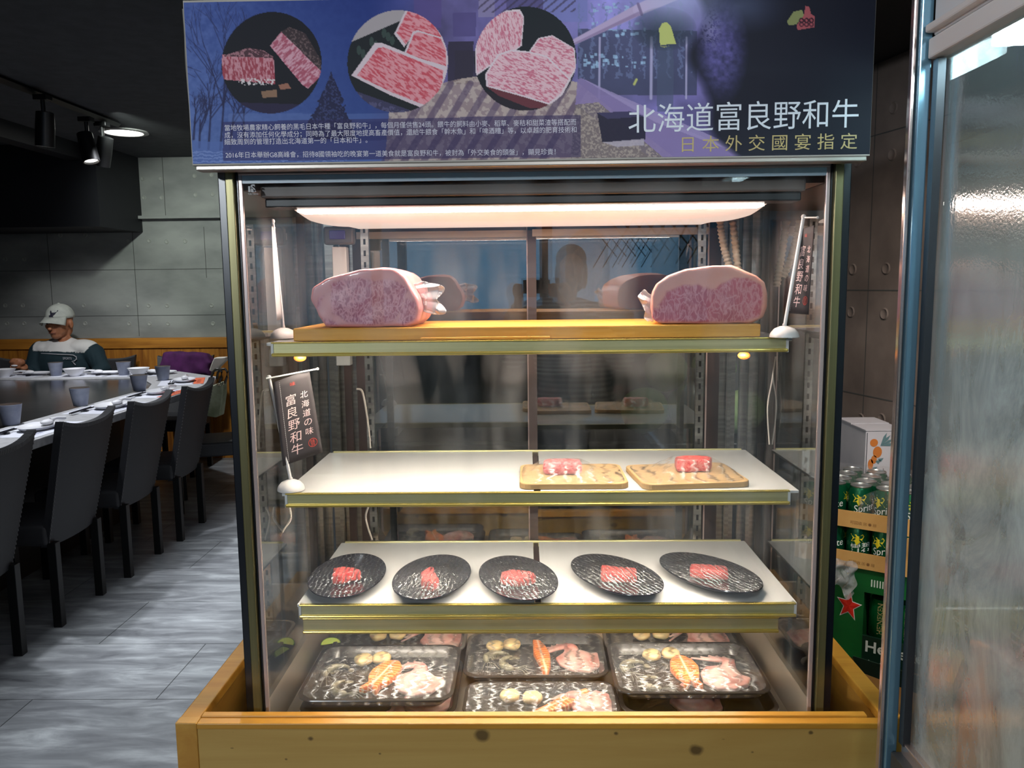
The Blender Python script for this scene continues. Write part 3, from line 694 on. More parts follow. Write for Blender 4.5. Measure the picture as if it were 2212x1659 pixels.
for i in range(n+1):
    z = SZ0+.004+(SZ1-.01-SZ0)*i/n; b = .004+.008*math.sin(PI*min(1, i/n*1.2)*.8)*(i/n)
    g.v += [(SX0-b, SY+.0135, z), (SX0+.06, SY+.0135, z), (SX0-b, SY+.0165, z), (SX0+.06, SY+.0165, z)]
for i in range(n):
    a = 4*i; b = a+4
    for q in ((0,1),(1,3),(3,2),(2,0)): g.f.append((a+q[0], a+q[1], b+q[1], b+q[0])); g.mi.append(0)
g.build('backing_sheet', M('backing_sheet', S(150,146,138), .7), sign)
G().bbox(-.575, .590, SY+.014, YF-.006, 1.728, 1.752, r=.004).build('sign_ledge', m_blackmetal, sign)
G().bbox(SX0+.004, SX1-.004, SY+.0, SY+.03, SZ0-.012, SZ0-.003, r=.002).build('bottom_trim', M('sign_bottom_trim', S(168,160,150), .35, .6), sign)
NX, NZ = 1000, 236
gx, gz = np.meshgrid(np.linspace(0, 1, NX), np.linspace(0, 1, NZ))
wx = SX0+gx*(SX1-SX0); wz = SZ1-gz*(SZ1-SZ0)
PX = (397+28*gz)*(1-gx)+(1893-17.5*gz)*gx; PY = (5-17*gx)*(1-gz)+(355-25*gx)*gz
cols = paint_sign(PX, PY)/255.
lin = np.where(cols <= .04045, cols/12.92, ((cols+.055)/1.055)**2.4)
me = bpy.data.meshes.new('print')
ox, oy, oz = sign.location
co = np.stack([wx-ox, np.full_like(wx, SY-oy), wz-oz], -1).reshape(-1, 3)
idx = np.arange(NX*NZ).reshape(NZ, NX); q = np.stack([idx[:-1, :-1], idx[1:, :-1], idx[1:, 1:], idx[:-1, 1:]], -1).reshape(-1, 4)
me.vertices.add(len(co)); me.vertices.foreach_set('co', co.ravel())
me.loops.add(q.size); me.loops.foreach_set('vertex_index', q.ravel()); me.polygons.add(len(q)); me.polygons.foreach_set('loop_start', np.arange(0, q.size, 4)); me.update(calc_edges=True)
ca = me.color_attributes.new('ink', 'FLOAT_COLOR', 'POINT'); ca.data.foreach_set('color', np.concatenate([lin.reshape(-1, 3), np.ones((NX*NZ, 1))], 1).ravel())
m_print = M('printed_picture', (.5,.5,.5), .55, spec=.25)
at = nd(m_print, 'ShaderNodeVertexColor'); at.layer_name = 'ink'; lk(m_print, at.outputs['Color'], bsdf(m_print).inputs['Base Color'])
me.materials.append(m_print); o = bpy.data.objects.new('printed_picture', me); COL.objects.link(o); o.parent = sign
def on_sign(u, v): return (u, SY-.0006, v)
def sign_line(name, s, pa, pb, hpx, mat, bold=0., gap=1.0):
    """one printed line from pixel pa to pb (its base line)"""
    a = sign_uv(*pa); b = sign_uv(*pb); L = math.hypot(b[0]-a[0], b[1]-a[1]); dx, dz = (b[0]-a[0])/L, (b[1]-a[1])/L
    g = G(); text_on(g, s, lambda u, v: (a[0]+u*dx-v*dz, SY-.0006, a[1]+u*dz+v*dx), size=hpx*.00081, width=L, bold=bold, gap=gap)
    return g.build(name, mat, sign, fix=False)
m_ink_w = M('white_lettering', S(226,234,240), .4); m_ink_y = M('gold_lettering', S(196,176,112), .4); m_ink_s = M('pale_lettering', S(212,210,222), .4)
sign_line('title_lettering', '北海道富良野和牛', (1364,281), (1853,268), 66, m_ink_w, .0)
sign_line('subtitle_lettering', '日 本 外 交 國 宴 指 定', (1478,324), (1850,316), 37, m_ink_y, .0)
for s, a, b in (('當地牧場農家精心飼養的黑毛日本牛種「富良野和牛」，每個月僅供售24頭。餵牛的飼料由小麥、稻草、麥秸和甜菜渣等搭配而', (493,281), (1252,268)),
                ('成，沒有添加任何化學成分；同時為了最大限度地提高畜產價值，還給牛餵食「幹木魚」和「啤酒糟」等，以卓越的肥育技術和', (493,297), (1253,284)),
                ('細致周到的管理打造出北海道第一的「日本和牛」。', (493,312), (803,307)),
                ('2016年日本舉辦G8高峰會，招待8國領袖吃的晚宴第一道美食就是富良野和牛，被封為「外交美食的頭盤」，顯見珍貴！', (496,341), (1208,332))):
    sign_line('caption_line', s, a, b, 14.5, m_ink_s, .0)
# ================================================================== FOOD
def meat_mat(name, red, fat, scale=60., cover=.5, axis=(1,1,1), rough=.35, fatmask=False, fatcol=None):
    m = M(name, red, rough, sss=.15, coat=.3); v = coords(m, axis)
    n0 = nd(m, 'ShaderNodeTexNoise'); n0.inputs['Scale'].default_value = scale*.5; n0.inputs['Detail'].default_value = 3; lk(m, v, n0.inputs['Vector'])
    vm = nd(m, 'ShaderNodeVectorMath'); vm.operation = 'MULTIPLY_ADD'; vm.inputs[1].default_value = (.05,.05,.05); lk(m, n0.outputs['Color'], vm.inputs[0]); lk(m, v, vm.inputs[2])
    vo = nd(m, 'ShaderNodeTexVoronoi'); vo.feature = 'DISTANCE_TO_EDGE'; vo.inputs['Scale'].default_value = scale; lk(m, vm.outputs[0], vo.inputs['Vector'])
    a = ramp(m, vo.outputs['Distance'], [(0., (1,1,1)), (.10*cover*2, (.55,.55,.55)), (.3*cover*2, (0,0,0))])
    f = ntex(m, v, scale*1.5, 6., .65, 1.2); b = ramp(m, f, [(.50, (0,0,0)), (.62, (.9,.9,.9))])
    big = ntex(m, v, scale*.25, 2.)
    c = mixc(m, ramp(m, big, [(.4, (0,0,0)), (.6, (.5,.5,.5))]), red, tuple(min(1, r*1.35) for r in red))
    c = mixc(m, a, c, fat); c = mixc(m, b, c, fat)
    if fatmask:
        at = nd(m, 'ShaderNodeVertexColor'); at.layer_name = 'fat'
        fc = mixc(m, ntex(m, v, 14., 4.), fatcol, tuple(x*.86 for x in fatcol))
        c = mixc(m, at.outputs['Color'], c, fc)
    lk(m, c, bsdf(m).inputs['Base Color']); lk(m, bump(m, f, .15, .002), bsdf(m).inputs['Normal']); return m
def smoothstep(a, b, x): t = np.clip((x-a)/(b-a), 0, 1); return t*t*(3-2*t)
def set_mask(o, fn, name='fat'):
    me = o.data; n = len(me.vertices); co = np.empty(n*3); me.vertices.foreach_get('co', co); co = co.reshape(-1, 3)
    nn = np.empty(n*3); me.vertices.foreach_get('normal', nn); nn = nn.reshape(-1, 3)
    f = fn(co, nn); ca = me.color_attributes.new(name, 'FLOAT_COLOR', 'POINT'); ca.data.foreach_set('color', np.repeat(f[:, None], 4, 1).ravel())
def poly_dist(P, poly):
    d = np.full(len(P), 9e9)
    for i in range(len(poly)):
        a = np.array(poly[i]); b = np.array(poly[(i+1) % len(poly)]); ab = b-a; t = np.clip(((P-a)@ab)/(ab@ab+1e-12), 0, 1); d = np.minimum(d, np.hypot(*(P-a-t[:, None]*ab).T))
    ins = pinpoly(P[:, 0], P[:, 1], poly); return np.where(ins, d, -d)
def meat_block(name, label, outline, leans, yf, yb, mat, skew=.0, zb=None, shrink=.9):
    P = [at_y(x, y, yf) for x, y in outline]; P = [(p[0], p[2]) for p in P]; z0 = min(p[1] for p in P)
    if zb is not None: P = [(x, z-z0+zb) for x, z in P]
    cx = sum(p[0] for p in P)/len(P); cz = sum(p[1] for p in P)/len(P); zmin = min(p[1] for p in P)
    g = G(); n = len(P); K = 7; vs = []
    for k in range(K):
        t = k/(K-1); s = 1-(1-shrink)*t**2-(.0 if k else .035); y = yf+.004*(k == 0)+(yb-yf)*t
        if k == 0: y = yf
        if k == 1: y = yf+.008
        for x, z in P: vs.append((cx+(x-cx)*s+skew*t, y, max(zmin, cz+(z-cz)*s) if z > zmin+.004 else zmin))
    g.v = vs; g.f = [tuple(range(n)), tuple((K-1)*n+i for i in range(n))[::-1]]+[(k*n+i, (k+1)*n+i, (k+1)*n+(i+1) % n, k*n+(i+1) % n) for k in range(K-1) for i in range(n)]; g.mi = [0]*len(g.f)
    g = remesh(g, .0034, 6); base = Vector((cx, (yf+yb)/2, zmin))
    t = thing(name, label, 'meat', base); zz = min(p[2] for p in g.v); g.v = [(x, y, z-zz+zmin) for x, y, z in g.v]
    o = g.build('cut_meat', mat, t, smooth=80, noise=(.0022, 26))
    L = [[(lambda p: (p[0]-cx, p[2]-z0))(at_y(x, y, yf)) for x, y in poly] for poly in leans]
    def fn(co, nn):
        Q = co[:, [0, 2]]; d = np.full(len(co), -9.)
        nz = fbm(co[:, 0]*90+50, co[:, 2]*90+50, 3, 2)-.5
        for poly in L: d = np.maximum(d, poly_dist(Q, poly))
        lean = smoothstep(-.003, .003, d+nz*.006)*smoothstep(.25, .6, -nn[:, 1])
        side = smoothstep(.75, .3, -nn[:, 1])*0
        return 1-lean*.98
    set_mask(o, fn); return t
m_block1 = meat_mat('marbled_loin', S(158,74,92), S(214,150,158), 80., .30, (1,1,.55), fatmask=True, fatcol=S(216,146,144))
m_block2 = meat_mat('marbled_rump', S(170,80,92), S(204,138,144), 74., .22, (1,1,.5), fatmask=True, fatcol=S(224,160,144))
m_bag = film('vacuum_bag', (1,1,1), .22, .7, .35)
m_bamboo = wood('bamboo_board', S(226,170,78), S(206,146,54), 'x', 1.8, .4)
bd = G().bbox(-.474, .466, 1.610, 1.90, 1.3915, 1.4175, r=.003).build('long_board', m_bamboo)
tag(bd, 'long golden wooden board lying along the top glass shelf under the meat blocks', 'board')
tl = G().bbox(-.215, .045, 1.600, 1.607, 1.3925, 1.3975, r=.001).build('wood_slip', m_bamboo); tag(tl, 'thin pale wooden slip lying in front of the long board on the top shelf', 'wood strip')
b1 = meat_block('beef_block', 'big marbled beef block on the left of the top shelf, open end facing front',
    [(667,638),(671,616),(700,598),(735,587),(770,577),(820,573),(852,577),(872,590),(886,612),(903,640),(908,665),(900,690),(880,702),(845,700),(790,702),(740,701),(702,701),(690,690),(683,680),(676,664),(668,650)],
    [[(716,610),(735,601),(770,597),(792,600),(812,603),(838,598),(862,606),(880,622),(872,640),(868,660),(852,690),(800,699),(745,690),(718,672),(714,640)], [(880,640),(898,650),(896,684),(872,700),(858,690),(866,664)], [(690,680),(715,688),(735,698),(705,698)], [(688,640),(700,634),(690,662),(680,672)]],
    1.625, 1.80, m_block1, .02, 1.418)
b2 = meat_block('beef_block', 'big beef block with a thick pale fat cap on the right of the top shelf',
    [(1404,694),(1401,668),(1405,640),(1414,618),(1440,600),(1480,586),(1530,578),(1575,577),(1605,590),(1632,600),(1650,614),(1656,640),(1655,668),(1645,692),(1620,702),(1580,704),(1520,704),(1460,704),(1420,702)],
    [[(1424,664),(1440,636),(1475,620),(1512,622),(1545,632),(1560,618),(1585,606),(1615,606),(1645,622),(1648,655),(1640,690),(1610,698),(1560,700),(1500,702),(1440,698)], [(1408,690),(1412,672),(1430,670),(1450,682),(1448,700),(1415,700)]],
    1.625, 1.80, m_block2, .032, 1.418)
def bag_tail(parent, root, dirx, pts, name='bag_tail'):
    """gathered plastic fanning out from a neck; pts: outer rim points in picture order"""
    n = len(pts); R = at_y(*root, 1.66); g = G(); K = 8; vs = []
    for k in range(K):
        t = (k/(K-1)); 
        for i, p in enumerate(pts):
            q = at_y(*p, 1.655+.022*math.sin(i*2.3)); b = R+np.array([0, .004*math.sin(i*1.9), (.5-i/(n-1))*.052])
            x = b*(1-t)+q*t; x[1] += .006*math.sin(i*3.1+k)*t; x[2] += .003*math.sin(i*2.2+k*1.3)*t; vs.append(tuple(x))
    g.add(vs, [(k*n+i, k*n+i+1, (k+1)*n+i+1, (k+1)*n+i) for k in range(K-1) for i in range(n-1)])
    return g.build(name, m_bag, parent, smooth=True, subsurf=2, solid=.0012)
bag_tail(b1, (890,642), 1, [(915,609),(935,610),(952,617),(966,624),(948,640),(940,648),(952,655),(966,668),(964,682),(945,678),(925,676),(908,668)])
bag_tail(b2, (1412,668), -1, [(1390,626),(1380,634),(1376,642),(1384,652),(1390,664),(1396,676),(1388,686),(1400,692)])
# ------------------------------------------------ film tent over a rectangle or an oval
def tent(w, d, zr, zt, bx, by, bw, bd_, R=.055, oval=False, seed=0, skirt=0.0, nx=46, ny=34, amp=.0009):
    g = G(); vs = []
    for j in range(ny):
        for i in range(nx):
            u = -1+2*i/(nx-1); v = -1+2*j/(ny-1)
            if oval:
                x = u*math.sqrt(1-v*v/2)*w/2; y = v*math.sqrt(1-u*u/2)*d/2
            else: c_ = .018*(abs(u)*abs(v))**7; x, y = u*w/2-math.copysign(c_, u), v*d/2-math.copysign(c_, v)
            dx = max(0, abs(x-bx)-bw/2); dy = max(0, abs(y-by)-bd_/2); q = math.hypot(dx, dy)
            e = max(0, 1-q/R); z = zr+(zt-zr)*(e*e*(3-2*e)*.35+e*.65) if zt > zr else zr
            edge = max(abs(u), abs(v))
            nz = mnoise.noise(Vector((x*60, y*60, seed)))*amp+mnoise.noise(Vector((x*25+5, y*160, seed)))*amp*.8
            z += nz*(1 if edge < .97 else 0)
            vs.append((x, y, z-(skirt if edge > .995 else 0)))
    g.add(vs, [(j*nx+i, j*nx+i+1, (j+1)*nx+i+1, (j+1)*nx+i) for j in range(ny-1) for i in range(nx-1)])
    return g
m_film3 = film('cling_film_tray', (.5,1.9,1), .20, 1.3, .05); m_film1 = film('cling_film', (1,1,1), .27, 1.6, .03); m_film2 = film('cling_film_creased', (1.,1.3,1), .36, 1.9, .02)
m_steak = meat_mat('marbled_steak', S(206,52,54), S(232,118,112), 90., .35); m_steak2 = meat_mat('marbled_steak_pale', S(206,70,78), S(240,150,150), 80., .42)
def lump(poly, h, taper=.92, vox=.0024, top=None):
    """thick cut of meat from a floor outline"""
    g = G(); cx = sum(p[0] for p in poly)/len(poly); cy = sum(p[1] for p in poly)/len(poly); n = len(poly); vs = []
    for k, (z, s) in enumerate(((0, taper), (h*.25, 1), (h*.8, .99), (h, taper))):
        for i, (x, y) in enumerate(poly): vs.append((cx+(x-cx)*s, cy+(y-cy)*s, z*(1 if top is None or k < 2 else top(x, y))))
    g.v = vs; g.f = [tuple(range(n))[::-1], tuple(3*n+i for i in range(n))]+[(k*n+i, k*n+(i+1) % n, (k+1)*n+(i+1) % n, (k+1)*n+i) for k in range(3) for i in range(n)]; g.mi = [0]*len(g.f)
    g = remesh(g, vox, 3); zz = min(p[2] for p in g.v); g.v = [(x, y, z-zz) for x, y, z in g.v]; return g
def steak(label, loc, rot, poly, h, mat, seed=0, top=None, group=None, name='beef_steak'):
    o = lump(poly, h, top=top).build(name, mat, smooth=80, noise=(.0012, 45+seed)); o.location = loc; o.rotation_euler = (0, 0, rot); tag(o, label, 'steak', group); return o
# ---- shelf 2: two wooden boards
m_tray_wood = wood('pale_wood_tray', S(206,170,120), S(198,160,110), 'x', 2.2, .45)
def wood_tray(label, loc, rot, bx, by):
    t = thing('serving_board', label, 'serving board', loc, rot, None)
    pl = [(cx+.022*math.cos(a0+PI/2*k/6), cy+.022*math.sin(a0+PI/2*k/6)) for cx, cy, a0 in ((.091, .0705, 0), (-.091, .0705, PI/2), (-.091, -.0705, PI), (.091, -.0705, 1.5*PI)) for k in range(7)]
    G().prism(pl, 0, .012).build('board', m_tray_wood, t, world=False, bevel=.0015)
    tent(.222, .182, .0132, .042, bx, by, .07, .036, .06, seed=rot*9, skirt=.004, amp=.0005).build('film_wrap', m_film3, t, world=False, smooth=True); return t
t1 = wood_tray('pale wooden board with film-wrapped steak near the middle of the second shelf', (.094, 1.705, 1.0805), 0, -.020, .0)
t2 = wood_tray('pale wooden board with film-wrapped steak at the right of the second shelf', (.338, 1.703, 1.0805), .10, .022, .020)
steak('pink marbled steak wrapped in film on the board in the middle of the second shelf', (.074, 1.705, 1.0945), .0, [(-.043,-.020),(-.020,-.024),(.030,-.022),(.042,-.012),(.040,.014),(.010,.020),(-.030,.020),(-.042,.010)], .027, m_steak2, 1)
steak('red angular steak wrapped in film on the rightmost board of the second shelf', (.358, 1.723, 1.0945), .05, [(-.040,-.022),(.0,-.024),(.034,-.020),(.044,.0),(.030,.018),(-.006,.022),(-.036,.014)], .028, m_steak, 5)
# ---- shelf 3: five dark oval plates
m_plate = M('dark_glazed_plate', S(34,34,44), .18, coat=.3)
def oval_plate():
    t = thing('oval_plate', 'x', 'plate', (0,0,0))
    pr = [(0, .002), (.35, .002), (.52, .004), (.72, .009), (.90, .0185), (1.0, .0215), (1.005, .0200), (.93, .0150), (.74, .0045), (.55, .0), (0, .0)]
    G().lathe([(max(r, .0)*1., z) for r, z in pr], 56, sx=.083, sy=.137).build('plate', m_plate, t, world=False, smooth=70)
    return t
PL = [((-.405, 1.703), 2, 'leftmost dark oval plate on the third shelf, its film heavily creased', (-.006,.004), [(-.026,-.022),(.0,-.028),(.010,-.010),(.036,.002),(.020,.016),(-.010,.026),(-.032,.016),(-.024,-.002)], .024, 'ragged red steak piece on the leftmost oval plate'),
      ((-.215, 1.692), -6, 'second dark oval plate from the left on the third shelf', (-.004,-.008), [(-.016,-.030),(.012,-.052),(.024,-.030),(.010,.006),(.004,.042),(-.006,.044),(-.022,.006)], .026, 'narrow upright red steak piece on the second plate from the left'),
      ((-.026, 1.685), 14, 'middle one of the five dark oval plates on the third shelf', (-.003,.006), [(-.036,-.014),(-.004,-.030),(.028,-.026),(.044,-.006),(.030,.014),(-.010,.024),(-.034,.010)], .022, 'rounded red steak slice on the middle oval plate'),
      ((.190, 1.700), 26, 'second dark oval plate from the right on the third shelf', (.004,.010), [(-.038,-.022),(.040,-.030),(.044,.004),(-.002,.014),(-.034,.028)], .024, 'long red steak block on the second plate from the right'),
      ((.398, 1.712), 30, 'rightmost dark oval plate on the third shelf', (.0,.012), [(-.042,-.010),(-.002,-.024),(.040,-.026),(.044,.006),(.006,.018),(-.036,.024)], .022, 'rectangular red steak block on the rightmost oval plate')]
base_plate = oval_plate()
for i, (c, th, lab, so, poly, h, slab) in enumerate(PL):
    t = base_plate if i == 0 else dup(base_plate)
    t.location = (c[0], c[1]+.008, .8445); t.rotation_euler = (0, 0, math.radians(th)); t['label'] = lab; t['group'] = 'oval plates on the third shelf'
    tent(.164, .272, .0215, .034, so[0], so[1], .04, .03, .062, True, seed=i*3.3, nx=50, ny=50).build('film_wrap', m_film2 if i in (0, 3) else m_film1, t, world=False, smooth=True)
    steak(slab, (c[0]+so[0], c[1]+so[1]+.008,   .8490), math.radians(th)*.0, poly, h, m_steak, i*7+2, group='steak pieces on the oval plates')
# ---- bottom trays of seafood
m_tray = M('dark_plastic_tray', S(44,38,36), .25, coat=.3)
m_scal = noisy('scallop', S(236,212,160), S(224,190,130), 30., .4, coat=.5, sss=.3)
m_squid = noisy('squid_skin', S(232,196,184), S(196,128,118), 22., .4, coat=.4, sss=.3, detail=6.)
m_shrimp = noisy('raw_shrimp', S(168,160,132), S(118,108,84), 90., .3, stretch=(1,.3,1), coat=.6)
m_shrimp.node_tree.nodes['Principled BSDF'].inputs['Alpha'].default_value = .85
def salmon_mat():
    m = M('salmon_flesh', S(238,132,46), .35, sss=.2, coat=.4); v = coords(m, (1,1,.2))
    w = nd(m, 'ShaderNodeTexWave'); w.wave_type = 'RINGS'; w.inputs['Scale'].default_value = 42; w.inputs['Distortion'].default_value = 3.; w.inputs['Detail'].default_value = 2; w.inputs['Detail Scale'].default_value = .8
    mp = nd(m, 'ShaderNodeVectorMath'); mp.operation = 'ADD'; mp.inputs[1].default_value = (0,.02,0); 
    ab = nd(m, 'ShaderNodeVectorMath'); ab.operation = 'ABSOLUTE'; lk(m, v, mp.inputs[0]); lk(m, mp.outputs[0], ab.inputs[0]); lk(m, ab.outputs[0], w.inputs['Vector'])
    c = ramp(m, w.outputs['Fac'], [(.0, S(232,104,14)), (.84, S(238,118,24)), (.96, S(248,180,100)), (1., S(250,196,128))])
    sp = nd(m, 'ShaderNodeSeparateXYZ'); lk(m, v, sp.inputs[0]); a2 = nd(m, 'ShaderNodeMath'); a2.operation = 'ABSOLUTE'; lk(m, sp.outputs['X'], a2.inputs[0])
    c = mixc(m, ramp(m, a2.outputs[0], [(0., (1,1,1)), (.0012, (1,1,1)), (.0026, (0,0,0))]), c, S(250,214,184)); lk(m, c, bsdf(m).inputs['Base Color']); return m
m_salmon = salmon_mat()
def tray_mesh(w, d, h=.024):
    def ring(hw, hd, r, z, n=8):
        out = []
        for cx, cy, a0 in ((hw-r, hd-r, 0), (-hw+r, hd-r, PI/2), (-hw+r, -hd+r, PI), (hw-r, -hd+r, 1.5*PI)):
            for k in range(n+1): a = a0+PI/2*k/n; out.append((cx+r*math.cos(a), cy+r*math.sin(a), z))
        return out
    rs = [ring(w/2-.024, d/2-.024, .02, .003), ring(w/2-.012, d/2-.012, .03, h-.003), ring(w/2-.009, d/2-.009, .033, h), ring(w/2-.001, d/2-.001, .036, h), ring(w/2, d/2, .037, h-.002), ring(w/2-.003, d/2-.003, .034, h-.003), ring(w/2-.022, d/2-.022, .022, 0)]
    n = len(rs[0]); g = G(); g.v = [p for r in rs for p in r]; g.f = [tuple(range(n)), tuple((len(rs)-1)*n+i for i in range(n))[::-1]]
    g.f += [(k*n+i, k*n+(i+1) % n, (k+1)*n+(i+1) % n, (k+1)*n+i) for k in range(len(rs)-1) for i in range(n)]; g.mi = [0]*len(g.f); return g
def squid_geo(seed):
    r = random.Random(seed); g = G()
    poly = [(-.052,.030),(-.060,.0),(-.050,-.034),(-.012,-.058),(.028,-.050),(.056,-.022),(.062,.006),(.040,.014),(.018,.046),(.004,.056),(-.020,.040)]
    g.prism([(x, y) for x, y in poly], 0, .009); g.ell((0, -.002, .010), (.040, .036, .010)); g.ell((.006, .038, .013), (.017, .020, .012))
    for k in range(6):
        a = 1.0+k*.42; L = r.uniform(.045, .075); x0, y0 = .004, .056; pts = []
        for i in range(7):
            t = i/6; aa = a+.9*math.sin(t*2.4+k)*.8; pts.append((x0+math.cos(a)*L*t+.012*math.sin(t*5+k)*t-.018*t, y0+abs(math.sin(a))*L*.42*t, .012-.004*t))
        g.tube(pts, [.0062*(1-.55*i/6) for i in range(7)], 8)
    g = remesh(g, .0026, 3); g.v = [(x*.9, y*.9, z) for x, y, z in g.v]; return g
def shrimp_geo():
    g = G(); pts = []; rr = []
    for i in range(15):
        t = i/14; a = .5+2.3*t; pts.append((-.030*math.cos(a), .030*math.sin(a)+.004*t, .010)); rr.append((.0085*(1-.62*t))*(1+.09*(i % 2)))
    g.tube(pts, rr, 10)
    x, y, z = pts[-1]; g.ell((x+.004, y-.008, z-.004), (.007,.010,.0018)); x, y, z = pts[0]; g.ell((x-.002, y-.008, z), (.0075,.014,.008))
    for k in range(4): g.tube([(x, y-.018, z), (x-.012+.008*k, y-.045, z+.004), (x-.020+.014*k, y-.058, .006)], .0006, 5)
    for i in range(2, 9): x, y, z = pts[i]; g.tube([(x*.9, y*.85, z-.002), (x*.55, y*.5, .003)], .0009, 5)
    return g
SQ = [squid_geo(1), squid_geo(5)]
sqm = {}
def place(name, label, cat, group, geo_o, loc, rot, scale=None):
    o = geo_o if geo_o.get('used') is None else geo_o.copy()
    if geo_o.get('used') is not None: COL.objects.link(o)
    else: pass
    o.location = loc; o.rotation_euler = (0, 0, rot)
    if scale: o.scale = scale
    tag(o, label, cat, group); return o
def proto(g, name, mat, **k):
    o = g.build(name, mat, **k); return o
P_scal = proto(G().lathe([(0,.0), (.016,.0005), (.0215,.005), (.0225,.010), (.0205,.0155), (.014,.0185), (0,.0195)], 24), 'scallop', m_scal, smooth=80, noise=(.0016, 60))
P_sq = [proto(SQ[k], 'squid', m_squid, smooth=80, noise=(.0012, 50)) for k in range(2)]
P_shr = proto(shrimp_geo(), 'shrimp', m_shrimp, smooth=70)
SALM = {'steak': [(-.024,.030),(-.010,.044),(.0,.047),(.010,.044),(.024,.030),(.030,.006),(.024,-.018),(.014,-.038),(.020,-.058),(.004,-.050),(.0,-.036),(-.010,-.052),(-.022,-.056),(-.014,-.034),(-.026,-.016),(-.031,.006)],
        'fillet': [(-.010,.062),(.006,.060),(.016,.034),(.020,.0),(.014,-.036),(.004,-.058),(-.008,-.056),(-.010,-.020),(-.016,.014)]}
P_sal = {k: proto(lump(v, .017, .95, .0022), 'salmon_steak', m_salmon, smooth=80) for k, v in SALM.items()}
first = {}
def put_food(P, loc, rot, label, cat, group):
    key = P.name
    if key in first: o = P.copy(); COL.objects.link(o)
    else: o = P; first[key] = 1
    o.scale = {'squid': (1.0, 1.22, 1), 'salmon': (1.08, 1.42, 1)}.get(cat, (1, 1, 1))
    o.location = loc; o.rotation_euler = (0, 0, rot); tag(o, label, cat, group); return o
TR = [ # name of place, centre, z, w, d, contents
    ('front left tray on top of its stack', (-.332, 1.715), .612, .335, .265, 'steak', 1),
    ('tray underneath the front left stack', (-.326, 1.700), .5868, .335, .262, 'none', 0),
    ('back left tray', (-.328, 1.9505), .590, .335, .194, 'back', 0),
    ('back middle tray', (.012, 1.842), .592, .338, .235, 'fillet', 1),
    ('front middle tray', (.022, 1.640), .5868, .335, .150, 'front', 0),
    ('front right tray on top of its stack', (.350, 1.735), .612, .335, .248, 'steak2', 1),
    ('tray underneath the front right stack', (.358, 1.706), .5868, .335, .262, 'none2', 0),
    ('back right tray', (.352, 1.9505), .590, .335, .194, 'back2', 0)]
GS, GQ, GM, GH = 'scallops on the seafood trays', 'squid on the seafood trays', 'salmon on the seafood trays', 'shrimp on the seafood trays'
for name, (cx, cy), z, w, d, kind, top in TR:
    t = thing('seafood_tray', 'dark plastic tray of film-wrapped seafood, the '+name, 'tray', (cx, cy, z), 0, 'seafood trays at the bottom of the cabinet')
    tray_mesh(w, d).build('tray', m_tray, t, world=False, smooth=40)
    def F(P, x, y, rot, lab, cat, grp, dz=.0046): put_food(P, (cx+x, cy+y, z+dz), rot, lab+' '+('on' if 'tray' in name else 'in')+' the '+name, cat, grp)
    if kind in ('steak', 'steak2'):
        k = 0 if kind == 'steak' else .012
        F(P_scal, -.062, .076, .3, 'left scallop', 'scallop', GS); F(P_scal, -.020+k*.3, .083, 1.2, 'right scallop', 'scallop', GS)
        F(P_sal['steak'], .000+k*.2, .000, -.28 if k == 0 else .05, 'orange salmon steak', 'salmon', GM); F(P_sq[0 if k == 0 else 1], .082+k*.4, -.022, .15 if k == 0 else -.3, 'pale squid', 'squid', GQ)
        F(P_shr, -.108, .010, .4, 'farther shrimp', 'shrimp', GH); F(P_shr, -.070, -.058, 1.5, 'nearer shrimp', 'shrimp', GH)
        tent(w-.006, d-.006, .0245, .030, .09, 0, .10, .09, .06, seed=cx*7, skirt=.012, nx=70, ny=54, amp=.0016).build('film_wrap', m_film3, t, world=False, smooth=True)
    elif kind == 'fillet':
        F(P_scal, -.100, .060, .3, 'left scallop', 'scallop', GS); F(P_scal, -.058, .070, 1.2, 'right scallop', 'scallop', GS)
        F(P_sal['fillet'], .015, .0, .12, 'narrow orange salmon fillet', 'salmon', GM); F(P_sq[1], .105, -.004, .5, 'pale squid', 'squid', GQ)
        F(P_shr, -.090, -.010, .2, 'farther shrimp', 'shrimp', GH); F(P_shr, -.050, -.030, 1.3, 'nearer shrimp', 'shrimp', GH)
        tent(w-.006, d-.006, .0245, .026, .09, 0, .10, .09, .06, seed=cx*7+2, skirt=.012, nx=70, ny=54, amp=.0014).build('film_wrap', m_film3, t, world=False, smooth=True)
    elif kind == 'front':
        F(P_scal, -.068, .028, .3, 'left scallop', 'scallop', GS); F(P_scal, -.018, .020, 1.2, 'right scallop', 'scallop', GS)
        F(P_sal['fillet'], .040, -.010, -.9, 'orange salmon steak', 'salmon', GM); F(P_sq[0], .112, .0, 1.3, 'crumpled pale squid', 'squid', GQ)
        tent(w-.006, d-.006, .0245, .028, .09, 0, .10, .05, .05, seed=4, skirt=.012, nx=70, ny=40, amp=.0016).build('film_wrap', m_film3, t, world=False, smooth=True)
    elif kind.startswith('back'):
        F(P_scal, -.065, .020, .3, 'left scallop', 'scallop', GS); F(P_scal, -.015, .026, 1.2, 'right scallop', 'scallop', GS)
        F(P_sq[1], .100, .010, .9, 'pale squid', 'squid', GQ)
        tent(w-.006, d-.006, .0245, .026, .09, 0, .10, .09, .06, seed=cx*7+5, skirt=.012, nx=60, ny=40).build('film_wrap', m_film3, t, world=False, smooth=True)
    else:
        if kind == 'none2': F(P_sq[1], .0, -.055, .6, 'pale squid', 'squid', GQ)
        if kind == 'none': F(P_sq[0], .10, -.05, 2., 'pale squid', 'squid', GQ)
